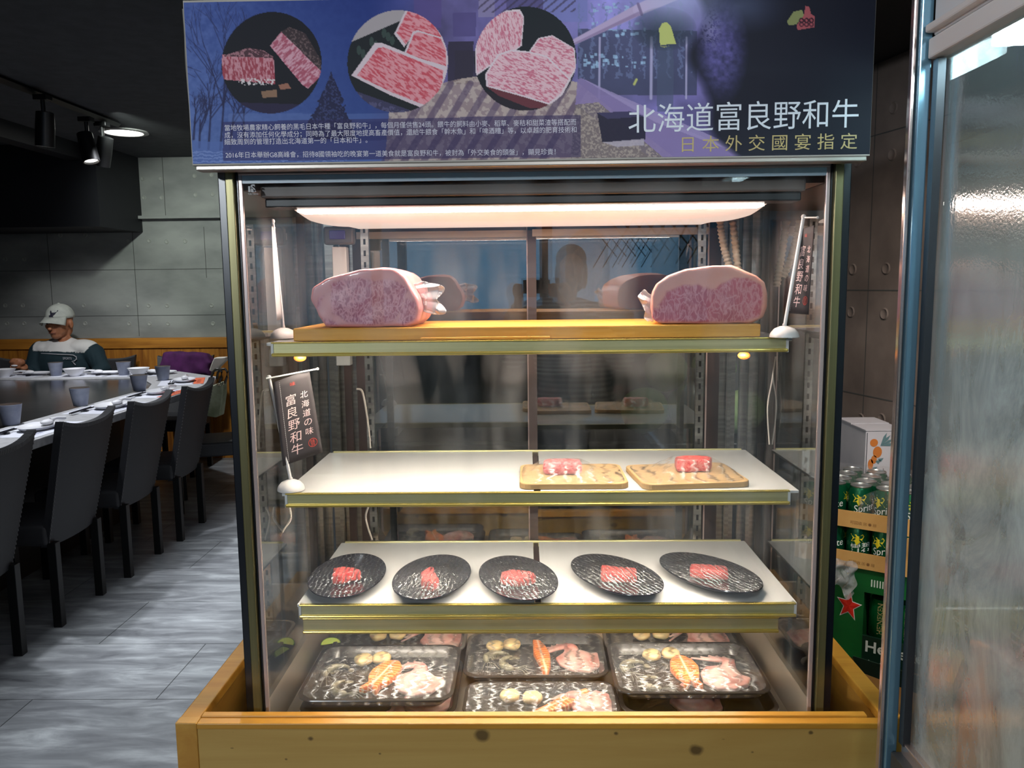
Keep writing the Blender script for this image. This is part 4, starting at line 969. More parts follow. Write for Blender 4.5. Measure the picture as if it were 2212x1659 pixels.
# lime wedges beside the back left tray
m_lime = M('lime_flesh', S(206,222,110), .4, sss=.2); m_limep = M('lime_peel', S(120,160,50), .5)
def lime(label, loc, rot):
    t = thing('lime_wedge', label, 'lime', loc, rot, 'lime wedges beside the back left tray')
    g = G(); n = 12; vs = []
    for k in range(9):
        a = PI*k/8
        for j in range(5): b = -.5+j*.25; vs.append((.019*math.sin(a)*math.cos(b), .024*math.cos(a), .019*math.sin(a)*math.sin(b)+.012))
    g.add(vs, [(k*5+j, k*5+j+1, (k+1)*5+j+1, (k+1)*5+j) for k in range(8) for j in range(4)]); g.build('lime_peel', m_limep, t, world=False, smooth=True, solid=.0016)
    g = G(); vs = []
    for k in range(9):
        a = PI*k/8
        for b in (-.5, .5): vs.append((.018*math.sin(a)*math.cos(b), .023*math.cos(a), .018*math.sin(a)*math.sin(b)+.012))
    c = len(vs); vs.append((0, 0, .012)); fs = []
    for k in range(8): fs += [(2*k, 2*k+2, c), (2*k+1, c, 2*k+3)]
    g.add(vs, fs); g.build('lime_flesh', m_lime, t, world=False); return t
p = at_z(714, 1384, .62); lime('lime wedge standing behind the front left tray', (p[0], p[1], .600), 1.9)
p = at_z(705, 1395, .62); lime('lower lime wedge leaning on the left tub side', (p[0], p[1], .590), .4)
# ---- small table flags
m_flag = M('dark_banner_cloth', S(58,52,54), .75); m_flagw = M('flag_plastic', S(232,226,222), .3); m_fl_ink = M('pink_white_lettering', S(240,206,200), .6); m_seal = M('red_seal', S(196,72,60), .6); m_clear = glass('clear_clip', (1,1,1), 1., .1)
def flag(label, base, top, z0, corners, Ys, bar, strip=.16, text=True, Yb=1.62, dome=.028, cup=1., hem=None):
    B = at_z(*base, z0); T = at_y(*top, Yb); t = thing('table_flag', label, 'flag', tuple(B), 0, None)
    G().lathe([(0, 0), (dome, 0), (dome, .003), (dome*.93, .009), (dome*.7, .0165), (dome*.35, .021), (.0042, .022), (.0040, .026), (0, .026)], 28, c=tuple(B)).build('flag_base', m_flagw, t, smooth=True)
    G().tube([tuple(B+np.array([0, 0, .02])), tuple(T)], .0034, 10).ell(tuple(T), (.0048,)*3).build('pole', m_flagw, t, smooth=True)
    a = at_y(*bar[0], bar[0+2] if len(bar) > 2 else Yb); b = at_y(*bar[1], bar[3] if len(bar) > 3 else Yb)
    G().tube([tuple(a), tuple(b)], .0018, 8).ell(tuple(b), (.003,)*3).build('crossbar', m_flagw, t, smooth=True)
    C = [at_y(*c, y) for c, y in zip(corners, Ys)]   # TL TR BR BL
    nrm = np.cross(C[1]-C[0], C[3]-C[0]); nrm = nrm/np.linalg.norm(nrm)
    if nrm[1] > 0: nrm = -nrm
    def bil(u, v, h=0.): return tuple((C[0]*(1-u)+C[1]*u)*(1-v)+(C[3]*(1-u)+C[2]*u)*v+nrm*(h+.0012*math.sin(u*5+v*3)))
    g = G(); n = 12; g.add([bil(i/n, j/n) for j in range(n+1) for i in range(n+1)], [(j*(n+1)+i, j*(n+1)+i+1, (j+1)*(n+1)+i+1, (j+1)*(n+1)+i) for j in range(n) for i in range(n)])
    cl = g.build('banner', m_flag if text else m_flagw, t, solid=.0008, smooth=True)
    if text:
        def col_text(chars, u, v0, v1, su, sv, mat, nm):
            g = G(); m = len(chars)
            for k, ch in enumerate(chars):
                vv = v0+(v1-v0)*k/max(1, m-1)
                vs, fs = glyphs(ch, 0.); 
                if len(vs) == 0: continue
                x0, x1 = vs[:, 0].min(), vs[:, 0].max(); y0, y1 = vs[:, 1].min(), vs[:, 1].max(); sc = max(x1-x0, y1-y0, .5)
                g.add([bil(u+(p[0]-(x0+x1)/2)/sc*su+.12*su*(p[1]-(y0+y1)/2), vv-(p[1]-(y0+y1)/2)/sc*sv, .0010) for p in vs], fs)
            g.build(nm, mat, t, fix=False)
        col_text('富良野和牛', .40, .27, .86, .30, .125, m_fl_ink, 'banner_lettering'); col_text('北海道の味', .76, .26, .70, .20, .082, m_fl_ink, 'banner_lettering')
        g = G(); n = 24
        for k in range(n):
            a, b = 2*PI*k/n, 2*PI*(k+1)/n
            g.add([bil(.80+.115*math.cos(x)*r, .845+.052*math.sin(x)*r, .0010) for x, r in ((a, 1), (b, 1), (b, .86), (a, .86))], [(0,1,2,3)])
        for ch, dv in (('味', -.018), ('旨', .018)):
            vs, fs = glyphs(ch, 0); g.add([bil(.80+(p[0]-.5)*.13, .845+dv-(p[1]-.38)*.045, .0010) for p in vs], fs)
        vs, fs = glyphs('味', 0.); g.add([bil(.50+(p[0]-.5)*.16, .095-(p[1]-.38)*.05, .0010) for p in vs], fs)
        g.build('banner_seal', m_seal, t, fix=False)
        g = G()
        for k in range(40): v = .02+.96*k/40; g.add([bil(u, vv, .0009) for u, vv in ((.155, v), (.163, v), (.163, v+.016), (.155, v+.016))], [(0,1,2,3)])
        g.build('banner_stitching', m_flagw, t, fix=False)
    return t
flag('small dark banner with pink lettering on a white stand, left end of the second shelf', (629,1058), (581,815), 1.0825, [(590,826),(668,798),(697,977),(611,1007)], (1.612,1.640,1.640,1.612), ((575,818),(686,797),1.612,1.645))
flag('white-backed small banner seen edge-on at the left end of the top shelf', (613,730), (589,478), 1.3925, [(587,490),(592,486),(610,688),(598,693)], (1.62,1.70,1.69,1.61), ((589,482),(592,492),1.60,1.71), text=False, Yb=1.66)
flag('small dark banner turned sideways at the right end of the top shelf', (1694,728), (1736,468), 1.3925, [(1731,496),(1758,486),(1748,680),(1698,676)], (1.62,1.585,1.585,1.61), ((1735,470),(1766,470),1.62,1.582), Yb=1.62)
# ================================================================== GRIDDLE TABLE, CHAIRS AND DINER
ZT = .86
m_stone = noisy('pale_stone_counter', S(176,176,178), S(196,196,198), 30., .35)
m_grid = noisy('griddle_steel', S(120,118,120), S(92,90,92), 5., .16, .9, stretch=(1,6,1))
m_base = M('black_table_base', S(20,18,18), .6)
table = thing('griddle_table', 'long pale counter with a steel griddle set into it, where the man sits', 'table', (-2.6, 4.4, 0))
outer = [(-2.13,2.1),(-2.13,5.35),(-2.28,5.78),(-2.72,6.17),(-5.2,6.17),(-5.2,2.1)]
inner = [(-2.47,2.1),(-2.47,5.12),(-2.80,5.72),(-5.2,5.72),(-5.2,2.1)]
g = G()
ring = outer[:5]; rin = [(-2.47,2.1),(-2.47,5.12),(-2.56,5.36),(-2.80,5.72),(-5.2,5.72)]
n = 5; vs = [(x, y, z) for z in (ZT-.04, ZT) for L in (ring, rin) for x, y in L]
fs = []
for i in range(4): fs += [(10+i, 10+i+1, 15+i+1, 15+i), (i, 5+i, 5+i+1, i+1), (i, i+1, 10+i+1, 10+i), (5+i, 15+i, 15+i+1, 5+i+1)]
fs += [(0, 10, 15, 5), (4, 9, 19, 14)]
g.add(vs, fs); g.build('counter_top', m_stone, table, bevel=.003)
G().prism(rin+[(-5.2, 2.1)], ZT-.035, ZT-.006).build('griddle_plate', m_grid, table)
G().prism([(-2.66,2.1),(-2.66,5.1),(-2.75,5.45),(-3.0,5.75),(-5.2,5.75),(-5.2,2.1)], 0, ZT-.04).build('table_base', m_base, table)
# chairs
m_wick = M('dark_woven_leather', S(40,40,44), .55)
_v = coords(m_wick, (70,70,70)); _ck = nd(m_wick, 'ShaderNodeTexChecker'); _ck.inputs['Scale'].default_value = 1.; lk(m_wick, _v, _ck.inputs['Vector']); lk(m_wick, bump(m_wick, _ck.outputs['Fac'], .25, .002), bsdf(m_wick).inputs['Normal'])
m_leg = M('black_chair_leg', S(16,16,17), .45); m_stitch = M('pale_stitching', S(96,96,98), .6)
def chair_proto(label):
    """faces -x; origin under the middle of the back legs"""
    t = thing('dining_chair', label, 'chair', (0,0,0), 0, 'dark chairs along the griddle table')
    W2 = .235; g = G(); K = 14; J = 12; vs = []
    def back(u, v, h):   # u -1..1 across, v 0..1 up
        z = .37+.53*v+.030*u*u*v*0+(.035*abs(u)**2.5)*v; x = .028+.125*v-.022*u*u+h; w = W2*(.86+.14*v); return (x, u*w, z)
    for s_, h in ((0, 0), (1, -.032)):
        for j in range(J+1):
            for i in range(K+1): vs.append(back(-1+2*i/K, j/J, h))
    N1 = (K+1)*(J+1); fs = []
    for s_ in (0, 1):
        for j in range(J):
            for i in range(K): a = s_*N1+j*(K+1)+i; fs.append((a, a+1, a+K+2, a+K+1))
    bd = [i for i in range(K+1)]+[j*(K+1)+K for j in range(1, J+1)]+[J*(K+1)+i for i in range(K-1, -1, -1)]+[j*(K+1) for j in range(J-1, 0, -1)]
    for a, b in zip(bd, bd[1:]+bd[:1]): fs.append((a, b, b+N1, a+N1))
    g.add(vs, fs); g.build('backrest', m_wick, t, world=False, smooth=True)
    g = G(); n = 46
    for i in range(n):
        u = -.98+1.96*i/(n-1); p = back(u, 1, -.016); g.box(p[0]-.018, p[0]+.0185, p[1]-.0022, p[1]+.0022, p[2]-.012, p[2]+.005)
    for e in (-1, 1):
        for i in range(30): p = back(e*.985, i/30, -.0); g.box(p[0]-.002, p[0]+.003, p[1]-.002, p[1]+.002, p[2], p[2]+.009)
    g.build('stitching', m_stitch, t, world=False)
    G().bbox(-.43, .01, -.215, .215, .375, .47, r=.02, seg=3).build('seat', m_wick, t, world=False, smooth=True)
    for x, y in ((.02, -.185), (.02, .185), (-.40, -.19), (-.40, .19)):
        G().prism([(x-.019, y-.019), (x+.019, y-.019), (x+.019, y+.019), (x-.019, y+.019)], 0, .39).build('leg', m_leg, t, world=False, bevel=.002)
    return t
c0 = chair_proto('nearest dark chair, at the left edge, beside the counter'); c0.location = (-2.13, 2.94, 0); c0.rotation_euler = (0, 0, .04)
dup(c0, (-2.14, 3.59, 0), .03, 'dark woven chair, second from the front along the counter')
dup(c0, (-2.13, 4.20, 0), .03, 'dark woven chair, third from the front along the counter')
dup(c0, (-2.12, 4.80, 0), .05, 'dark woven chair, last of the row before the bag chair')
dup(c0, (-2.02, 5.50, 0), .35, 'dark chair at the counter corner with a pale bag hung on it')
dup(c0, (-2.90, 6.62, 0), PI/2+.05, 'dark chair behind the counter with a purple coat over its back')
dup(c0, (-3.62, 6.72, 0), PI/2, 'dark chair the man sits on, its back seen beside his shoulder')
dup(c0, (-4.34, 6.66, 0), PI/2, 'dark chair behind the counter at the left edge beside the raised hand')
# coat over the chair back
m_purp = noisy('purple_cloth', S(84,26,88), S(62,16,66), 12., .85, bmp=.5)
g = G()
P = [at_y(x, y, 6.5) for x, y in ((334,812),(337,795),(341,776),(347,764),(360,762),(378,761),(400,762),(420,763),(438,766),(445,776),(455,783),(449,790),(446,800),(452,815),(440,812),(330,818))]
nP = len(P); vs = []
for dy, s_ in ((-.05, 1), (-.09, .94), (.05, .94)): 
    cx = sum(p[0] for p in P)/nP; cz = sum(p[2] for p in P)/nP; vs += [(cx+(p[0]-cx)*s_, 6.62+dy, cz+(p[2]-cz)*s_) for p in P]
g.v = vs; g.f = [tuple(range(nP, 2*nP)), tuple(range(2*nP, 3*nP))[::-1]]+[(k*nP+i, k2*nP+i, k2*nP+(i+1) % nP, k*nP+(i+1) % nP) for k, k2 in ((1, 0), (0, 2)) for i in range(nP)]; g.mi = [0]*len(g.f)
zlo = min(v[2] for v in g.v); g2 = remesh(g, .014, 3)
for k in range(1): pass
o = g2.build('purple_coat', m_purp, smooth=80, noise=(.012, 14)); tag(o, 'dark purple coat draped over a chair back behind the counter', 'coat')
# bag
bag = thing('shoulder_bag', 'pale green bag with looped dark handles hanging on the corner chair', 'bag', tuple(at_y(462, 890, 5.25)))
m_bagc = noisy('pale_canvas', S(176,178,150), S(120,126,96), 8., .8, bmp=.3); m_bagw = M('white_flap', S(206,200,186), .7); m_bagh = M('dark_handle', S(52,50,42), .35); m_ring = M('metal_ring', S(200,190,160), .2, 1.)
def flat(pxs, Y, th, name, mat, par, bev=.006, nz=None):
    P = [at_y(x, y, Y) for x, y in pxs]; g = G(); n = len(P)
    g.v = [(p[0], Y-th/2, p[2]) for p in P]+[(p[0], Y+th/2, p[2]) for p in P]; g.f = [tuple(range(n)), tuple(range(n, 2*n))[::-1]]+[(i, n+i, n+(i+1) % n, (i+1) % n) for i in range(n)]; g.mi = [0]*len(g.f)
    return g.build(name, mat, par, bevel=bev)
flat([(449,868),(462,832),(486,822),(486,850),(480,896),(470,900),(452,897),(447,888)], 5.25, .08, 'bag_body', m_bagc, bag)
flat([(455,800),(460,785),(466,772),(490,771),(490,778),(478,790),(468,803)], 5.25, .06, 'bag_flap', m_bagw, bag)
for k in (0, 12):
    pts = [tuple(at_y(x+k, y, 5.20)) for x, y in ((456,818),(459,805),(465,798),(474,797),(479,803),(478,815),(473,828))]; G().tube(pts, .008, 8).build('bag_handle', m_bagh, bag, smooth=True)
for x, y in ((470,831),(474,831),(482,828)): G().ell(tuple(at_y(x, y, 5.19)), (.007,.004,.010)).build('ring', m_ring, bag, smooth=True)
# place settings
m_cup = noisy('blue_grey_stoneware', S(128,134,150), S(104,110,130), 14., .45); m_cupin = M('cup_glaze', S(72,62,56), .3); m_porc = M('white_porcelain', S(226,226,230), .2, spec=.5); m_paper = M('paper_mat', S(214,216,226), .7); m_orange_p = M('orange_menu', S(226,110,72), .6); m_print_b = M('blue_print', S(96,92,150), .7); m_chop = M('black_chopsticks', S(26,26,34), .4)
def cup(loc, label, s=1.):
    t = thing('tea_cup', label, 'cup', loc, 0, 'stoneware cups on the counter')
    pr = [(0, 0), (.034, 0), (.036, .003), (.043, .045), (.0505, .092), (.052, .099), (.0505, .1), (.0485, .098), (.041, .045), (.033, .010), (0, .009)]
    G().lathe([(r*s, z*s) for r, z in pr], 28).build('cup_body', m_cup, t, world=False, smooth=60)
    G().lathe([(.0505*s, .0992*s), (.0512*s, .1008*s), (.0498*s, .1008*s), (.0495*s, .0992*s)], 28).lathe([(.0485*s, .097*s), (.0355*s, .02*s), (0, .0185*s)], 28).build('glazed_rim', m_cupin, t, world=False, smooth=60)
    return t
cp0 = None
CUPS = [((-2.48,3.745), 'tea cup nearest the camera, at the left edge of the counter'), ((-2.485,4.355), 'second tea cup from the front on the near counter'), ((-2.46,4.985), 'mauve-grey tea cup at the inner corner of the near counter'), ((-2.57,5.56), 'tea cup at the counter corner in front of the purple coat'), ((-3.545,5.92), 'tea cup in front of the seated man'), ((-3.03,5.92), 'tea cup to the right of the seated man')]
for (x, y), lab in CUPS:
    if cp0 is None: cp0 = cup((x, y, ZT+.0015), lab)
    else: dup(cp0, (x, y, ZT+.0015), random.uniform(0, 3), lab)
def setting(cx, cy, rot, orange, who, far=False):
    R = Matrix.Translation((cx, cy, ZT)) @ Matrix.Rotation(rot, 4, 'Z')
    def W(x, y, z=0.): p = R @ Vector((x, y, z)); return (p.x, p.y, p.z)
    m = thing('paper_place_mat', 'white printed paper mat '+who, 'place mat', W(0, 0, 0), rot, 'paper mats on the counter')
    G().box(-.21, .21, -.135, .135, .0003, .0013).build('paper_sheet', m_paper, m, world=False)
    g = G(); text_on(g, '鐵板燒', lambda u, v: (u, v, .0016), .045, .0, -.10); text_on(g, 'JAPAN', lambda u, v: (u, v, .0016), .03, -.17, -.095); g.build('mat_print', m_print_b, m, world=False, fix=False)
    if orange:
        o = G().box(-.19, .20, -.150, -.085, 0, .0012).build('orange_menu', m_orange_p); g = G(); text_on(g, '海鮮 套餐  優惠', lambda u, v: (u, v, .0014), .03, -.13, -.128); g.build('menu_print', M('dark_red_print', S(120,40,30), .7), o, world=False, fix=False); o.location = W(0, 0, .0018); o.rotation_euler = (0, 0, rot); tag(o, 'orange printed menu strip lying '+who, 'menu', 'orange menus on the counter')
    pl = G().lathe([(0, .001), (.55, .001), (.74, .002), (.92, .011), (1., .019), (.985, .020), (.74, .006), (0, .005)], 40, sx=.115, sy=.075).build('oval_dish', m_porc, smooth=60); pl.location = W(.0, -.02 if not far else .03, .0022); pl.rotation_euler = (0, 0, rot); tag(pl, 'white oval dish '+who, 'dish', 'white oval dishes on the counter')
    s = thing('soup_spoon', 'white porcelain spoon lying '+who, 'spoon', W(.065, -.02 if not far else .03, .012), rot, 'porcelain spoons on the counter')
    G().ell((0, 0, .012), (.036, .024, .014)).build('spoon_bowl', m_porc, s, world=False, smooth=True)
    G().tube([(.028, 0, .016), (.07, -.003, .020), (.13, -.01, .010)], [.010, .007, .009], 8).build('spoon_handle', m_porc, s, world=False, smooth=True)
    c = thing('chopsticks_on_rest', 'black chopsticks on a small rest '+who, 'chopsticks', W(-.16, .055, 0), rot, 'chopsticks on the counter')
    for k in (-.005, .005): G().tube([(-.10, k, .012), (.11, k*1.6, .014)], .0035, 6).build('chopstick', m_chop, c, world=False)
    G().bbox(.02, .04, -.02, .02, .0015, .010, r=.003).build('rest', m_chop, c, world=False)
    if far:
        for o_, q_ in ((pl, (.0, -.02)), (s, (.065, -.02))):
            o_.location = W((-.15 if far == 1 else -.17)+q_[0], -.035, o_.location.z-ZT)
        b = G().lathe([(0, 0), (.035, 0), (.037, .006), (.058, .028), (.074, .052), (.078, .058), (.074, .058), (.055, .03), (.03, .010), (0, .009)], 36).build('rice_bowl', m_porc, smooth=60); b.location = W(.03, .085, .0018) if far != 2 else W(-.05, .08, .0018); tag(b, 'white bowl '+who, 'bowl', 'white bowls on the far counter')
setting(-2.29, 3.62, PI/2, False, 'nearest the camera on the counter')
setting(-2.29, 4.27, PI/2, False, 'before the second cup from the front')
setting(-2.29, 4.86, PI/2, True, 'before the mauve-grey cup')
setting(-2.40, 5.46, PI/2+.35, True, 'at the counter corner before the bag chair')
setting(-2.95, 5.95, PI+.05, False, 'before the purple coat', far=2)
setting(-3.35, 5.96, PI, False, 'right of the man, beside his cup', far=1)
setting(-3.88, 5.96, PI, False, 'left of the man, below his raised hand', far=1)
# ------------------------------------------------ the man
m_skin = noisy('tanned_skin', S(176,118,84), S(150,96,66), 24., .5, sss=.1); m_cap = noisy('pale_grey_cap', S(186,190,180), S(170,174,166), 20., .8); m_navy = M('navy_emblem', S(22,22,40), .7)
man = thing('person', 'seated man in a pale cap and a white and dark green sweater, hand raised', 'person', (-3.58, 6.48, .0))
YM = 6.46
def Q(px, py, dy=0.): p = at_y(px, py, YM+dy); return np.array([p[0], YM+dy, p[2]])
HD = Q(128, 696, -.01); HS = 1.16; TW = math.radians(-3)
HR = Matrix.Translation(tuple(HD)) @ Matrix.Rotation(TW, 4, 'Z') @ Matrix.Rotation(math.radians(3), 4, 'X') @ Matrix.Diagonal((HS, HS, HS, 1))
def hp(x, y, z): return HR @ Vector((x, y, z))
g = G()
def head_shapes(g, HR):
    for c, r in (((0, .012, .035), (.077, .096, .092)), ((0, -.025, -.035), (.062, .068, .070)), ((0, -.052, -.088), (.034, .030, .026)), ((0, -.080, .022), (.052, .020, .016)),
             ((.034, -.066, -.022), (.026, .022, .024)), ((-.034, -.066, -.022), (.026, .022, .024)), ((0, -.100, -.022), (.012, .016, .026)), ((0, -.112, -.036), (.016, .013, .011)),
             ((0, -.084, -.062), (.026, .012, .008)), ((0, -.082, -.072), (.022, .011, .007)), ((.079, .012, -.014), (.011, .021, .033)), ((-.079, .012, -.014), (.011, .021, .033)), ((0, .05, -.05), (.055, .05, .06))):
        g.ell((0,0,0), (1,1,1), HR @ Matrix.Translation(c) @ Matrix.Diagonal((*r, 1)))
head_shapes(g, HR)
nk = [tuple(hp(0, .035, -.05)), tuple(Q(140, 735, .03)), tuple(Q(142, 755, .04))]; g.tube(nk, [.068, .072, .085], 16)
# torso, hips, legs and arms under the clothes
sh = lambda px, py, dy, r: g.ell(tuple(Q(px, py, dy)), r)
sh(140, 785, .04, (.21, .12, .20)); sh(142, 840, .05, (.18, .12, .2)); 
for s_ in (-1, 1): g.tube([(-3.58+s_*.11, 6.52, .58), (-3.58+s_*.13, 6.16, .575), (-3.58+s_*.13, 6.14, .10)], [.10, .075, .05], 12); g.ell((-3.58+s_*.13, 6.08, .045), (.05, .13, .045))
g.ell((-3.58, 6.52, .62), (.2, .15, .12))
LA = [Q(196, 752, .04), Q(222, 800, -.02), Q(190, 822, -.16)]; RA = [Q(84, 752, .04), Q(72, 812, -.06), Q(48, 800, -.16)]
for A in (LA, RA): g.tube([tuple(p) for p in A], [.052, .05, .034], 12)
# right hand, curled, knuckles up
H = Q(40, 783, -.20)
g.tube([tuple(RA[2]), tuple(H+np.array([.03, .02, -.03]))], [.035, .032], 12); g.ell(tuple(H), (.052, .040, .034))
fl = [(-.040, -.018, .026), (-.022, -.026, .030), (.0, -.030, .030), (.022, -.026, .026)]
for k, (x, y, z) in enumerate(fl):
    b = H+np.array([x+.008, y+.02, z-.008]); L = (.026, .030, .031, .024)[k]
    g.tube([tuple(b), tuple(b+np.array([-.010, -.020, .006])), tuple(b+np.array([-.022, -.026, -.014])), tuple(b+np.array([-.016, -.016, -.030]))], [.0135, .0125, .0115, .0095], 8)
b = H+np.array([-.02, -.01, -.034]); g.tube([tuple(b+np.array([.04, .0, .0])), tuple(b+np.array([.005, -.015, -.004])), tuple(b+np.array([-.032, -.018, .002]))], [.016, .0135, .010], 8)
body = remesh(g, .0075, 3).build('body', m_skin, man, smooth=80)
o = G().ell(tuple(H+np.array([-.012, -.036, -.022])), (.026, .014, .008)).build('held_morsel', m_porc, man, smooth=True)
# sweater
g = G(); sh = lambda px, py, dy, r: g.ell(tuple(Q(px, py, dy)), r)
sh(140, 788, .04, (.245, .150, .235)); sh(142, 842, .05, (.22, .15, .2)); sh(105, 752, .04, (.12, .10, .062)); sh(178, 750, .04, (.13, .10, .066)); sh(90, 757, .04, (.085, .09, .08)); sh(203, 765, .04, (.085, .09, .085))
g.tube([tuple(Q(88, 758, .04)), tuple(RA[1]), tuple(RA[2]+np.array([.02, .02, -.01]))], [.086, .078, .052], 14); g.tube([tuple(Q(200, 762, .04)), tuple(LA[1]), tuple(LA[2])], [.09, .076, .05], 14)
m_sw = M('two_tone_knit', (.5,.5,.5), .85); a_ = nd(m_sw, 'ShaderNodeVertexColor'); a_.layer_name = 'fat'; lk(m_sw, mixc(m_sw, a_.outputs['Color'], S(18,42,50), S(214,212,208)), bsdf(m_sw).inputs['Base Color'])
sw = remesh(g, .0085, 4).build('sweater', m_sw, man, smooth=80)
off = Vector(man.location); poly = [(p[0]-off.x, p[2]-off.z) for p in (Q(*q) for q in ((77,736),(92,728),(110,700),(160,700),(166,712),(188,722),(207,736),(198,748),(188,761),(150,758),(110,757),(79,757),(76,748)))]
set_mask(sw, lambda co, nn: pinpoly(co[:, 0], co[:, 2], poly).astype(float))
# neckline ring, chest stripe and small chest print
yf_ = YM-.135
def chest(px, py, d=0.):
    p = Q(px, py); cx, cz = Q(140, 788)[0], Q(140, 788)[2]
    q = 1-((p[0]-cx)/.245)**2-((p[2]-cz)/.235)**2; return (p[0], YM+.04-.150*math.sqrt(max(.05, q))-.004-d, p[2])
g = G(); g.tube([chest(x, y) for x, y in ((83,764),(100,762),(120,762),(140,763),(160,764),(170,765),(176,769),(177,774),(173,778),(169,778),(173,782),(176,786))], .0042, 6); g.build('chest_stripe', M('silver_print', S(170,170,176), .6), man)
g = G(); text_on(g, 'SPORTS', lambda u, v: tuple(np.array(chest(152, 774))+np.array([u, 0, v])), .026, 0, 0, width=.072, bold=.02); g.build('chest_lettering', M('silver_print', S(170,170,176), .6), man, fix=False)
# trousers
g = G(); g.ell((-3.58, 6.52, .62), (.215, .165, .13))
for s_ in (-1, 1): g.tube([(-3.58+s_*.11, 6.52, .60), (-3.58+s_*.13, 6.16, .575), (-3.58+s_*.13, 6.14, .12)], [.118, .093, .07], 12)
remesh(g, .012, 3).build('trousers', M('dark_trousers', S(30,30,36), .8), man, smooth=80)
# cap: dome, brim, button and dark bird emblem
g = G(); vs = []; fs = []; nA, nB = 28, 10
for j in range(nB+1):
    ph = (PI/2)*j/nB
    for i in range(nA):
        a = 2*PI*i/nA; r = math.cos(ph); vs.append(hp(.086*r*math.cos(a), .016+.104*r*math.sin(a), .030+.098*math.sin(ph)**.9))
for j in range(nB):
    for i in range(nA): k = (i+1) % nA; fs.append((j*nA+i, j*nA+k, (j+1)*nA+k, (j+1)*nA+i))
g.add(vs, fs); cap = g.build('cap', m_cap, man, smooth=True, solid=.004, fix=True)
g = G(); vs = []; nA, nB = 18, 6
for j in range(nB+1):
    t = j/nB
    for i in range(nA+1):
        u = -1+2*i/nA; a = -PI/2+u*1.12; x0, y0 = .086*math.cos(a), .016+.104*math.sin(a); d = .080*t*(1-u*u*.55)
        vs.append(hp(x0*(1+.10*t), y0-d, .036-.030*t-.030*u*u*t+.006))
g.add(vs, [(j*(nA+1)+i, j*(nA+1)+i+1, (j+1)*(nA+1)+i+1, (j+1)*(nA+1)+i) for j in range(nB) for i in range(nA)]); g.build('cap_brim', m_cap, man, smooth=True, solid=.005)
G().ell(tuple(hp(0, .016, .129)), (.010,.010,.006)).build('cap_button', m_cap, man, smooth=True)
bird = [(-.024,-.012),(-.010,-.004),(-.018,.020),(-.012,.034),(-.004,.018),(.002,.010),(.018,.024),(.040,.030),(.044,.024),(.030,.012),(.020,-.002),(.008,-.012),(.012,-.022),(-.006,-.020),(-.020,-.022),(-.014,-.015)]
g = G(); v0 = []
for bx, bz in bird:
    a = -PI/2+bx/.09+.10; zz = .062+bz*.9; ph = math.asin(min(.99, (zz-.03)/.098)); r = math.cos(ph)*1.035; v0.append(hp(.086*r*math.cos(a), .016+.104*r*math.sin(a), zz))
g.add(v0, [tuple(range(len(v0)))]); g.build('cap_emblem', m_navy, man, solid=.003)
m_eye = M('eye_white', S(190,180,170), .3); m_iris = M('dark_iris', S(28,20,16), .2); m_lip = M('lip', S(130,72,60), .5); m_brow = M('grey_brow', S(80,66,56), .8)
for s_ in (-1, 1):
    e = G().ell(tuple(hp(s_*.030, -.0795, .0)), (.013,.010,.007)).build('eye', m_eye, man, smooth=True); G().ell(tuple(hp(s_*.031, -.0875, -.001)), (.006,.004,.0055)).build('iris', m_iris, e, smooth=True)
    G().tube([hp(s_*.014, -.096, .016), hp(s_*.032, -.093, .021), hp(s_*.050, -.076, .014)], .0042, 6).build('eyebrow', m_brow, man)
G().tube([hp(-.024, -.090, -.068), hp(0, -.0985, -.066), hp(.024, -.090, -.068)], .0032, 6).build('mouth', m_lip, man)
# ------------------------------------------------ ceiling lights
m_trk = M('black_track_metal', S(14,14,15), .4)
a, b = at_z(-40, 155, 2.60), at_z(255, 268, 2.60)
trk = thing('track_light_rail', 'black lighting rail on the dark ceiling above the table', 'track light rail', tuple(a))
g = G(); g.tube([tuple(a), tuple(b)], .022, 4); g.build('rail', m_trk, trk)
m_spotl = emis('spot_lens', (1, .97, .92), 5.)
def spot(px, py, tilt, label, lit):
    p = at_z(px, py, 2.555); t = thing('track_spotlight', label, 'spotlight', (p[0], p[1], 2.58), 0, 'spotlights on the black rail')
    G().bbox(-.04, .04, -.03, .03, -.03, .0, r=.004).build('adapter', m_trk, t, world=False); G().tube([(0, 0, -.02), (0, 0, -.10)], .012, 8).build('stem', m_trk, t, world=False)
    R = Matrix.Translation((0, 0, -.19)) @ Matrix.Rotation(tilt, 4, 'Y') @ Matrix.Rotation(tilt*.5, 4, 'X')
    h = G().lathe([(.03, .10), (.046, .095), (.05, .0), (.05, -.09), (.044, -.09), (.040, -.07), (0, -.07)], 24, mat=R).build('lamp_head', m_trk, t, world=False, smooth=40)
    G().lathe([(0, -.072), (.039, -.072), (.039, -.078), (0, -.078)], 24, mat=R).build('lens', m_spotl, h, world=False)
    return t
spot(92, 215, .12, 'black cylinder spotlight nearest the left edge on the ceiling rail', 1)
spot(186, 262, -.25, 'middle black spotlight on the ceiling rail', 0)
spot(220, 272, .30, 'black spotlight at the end of the rail, beside the round ceiling lamp', 1)
p = at_z(268, 286, 2.615); t = thing('round_downlight', 'round glowing recessed lamp in the dark ceiling', 'ceiling light', (p[0], p[1], 2.62))
G().lathe([(.165, 0), (.165, -.008), (.13, -.012), (.125, -.002)], 40).build('lamp_ring', M('pale_lamp_ring', S(150,150,148), .5), t, world=False, smooth=True)
G().lathe([(0, -.003), (.126, -.003), (.126, -.006), (0, -.0065)], 40).build('lamp_disc', emis('cool_lamp_disc', (1., .98, .92), 9.), t, world=False)
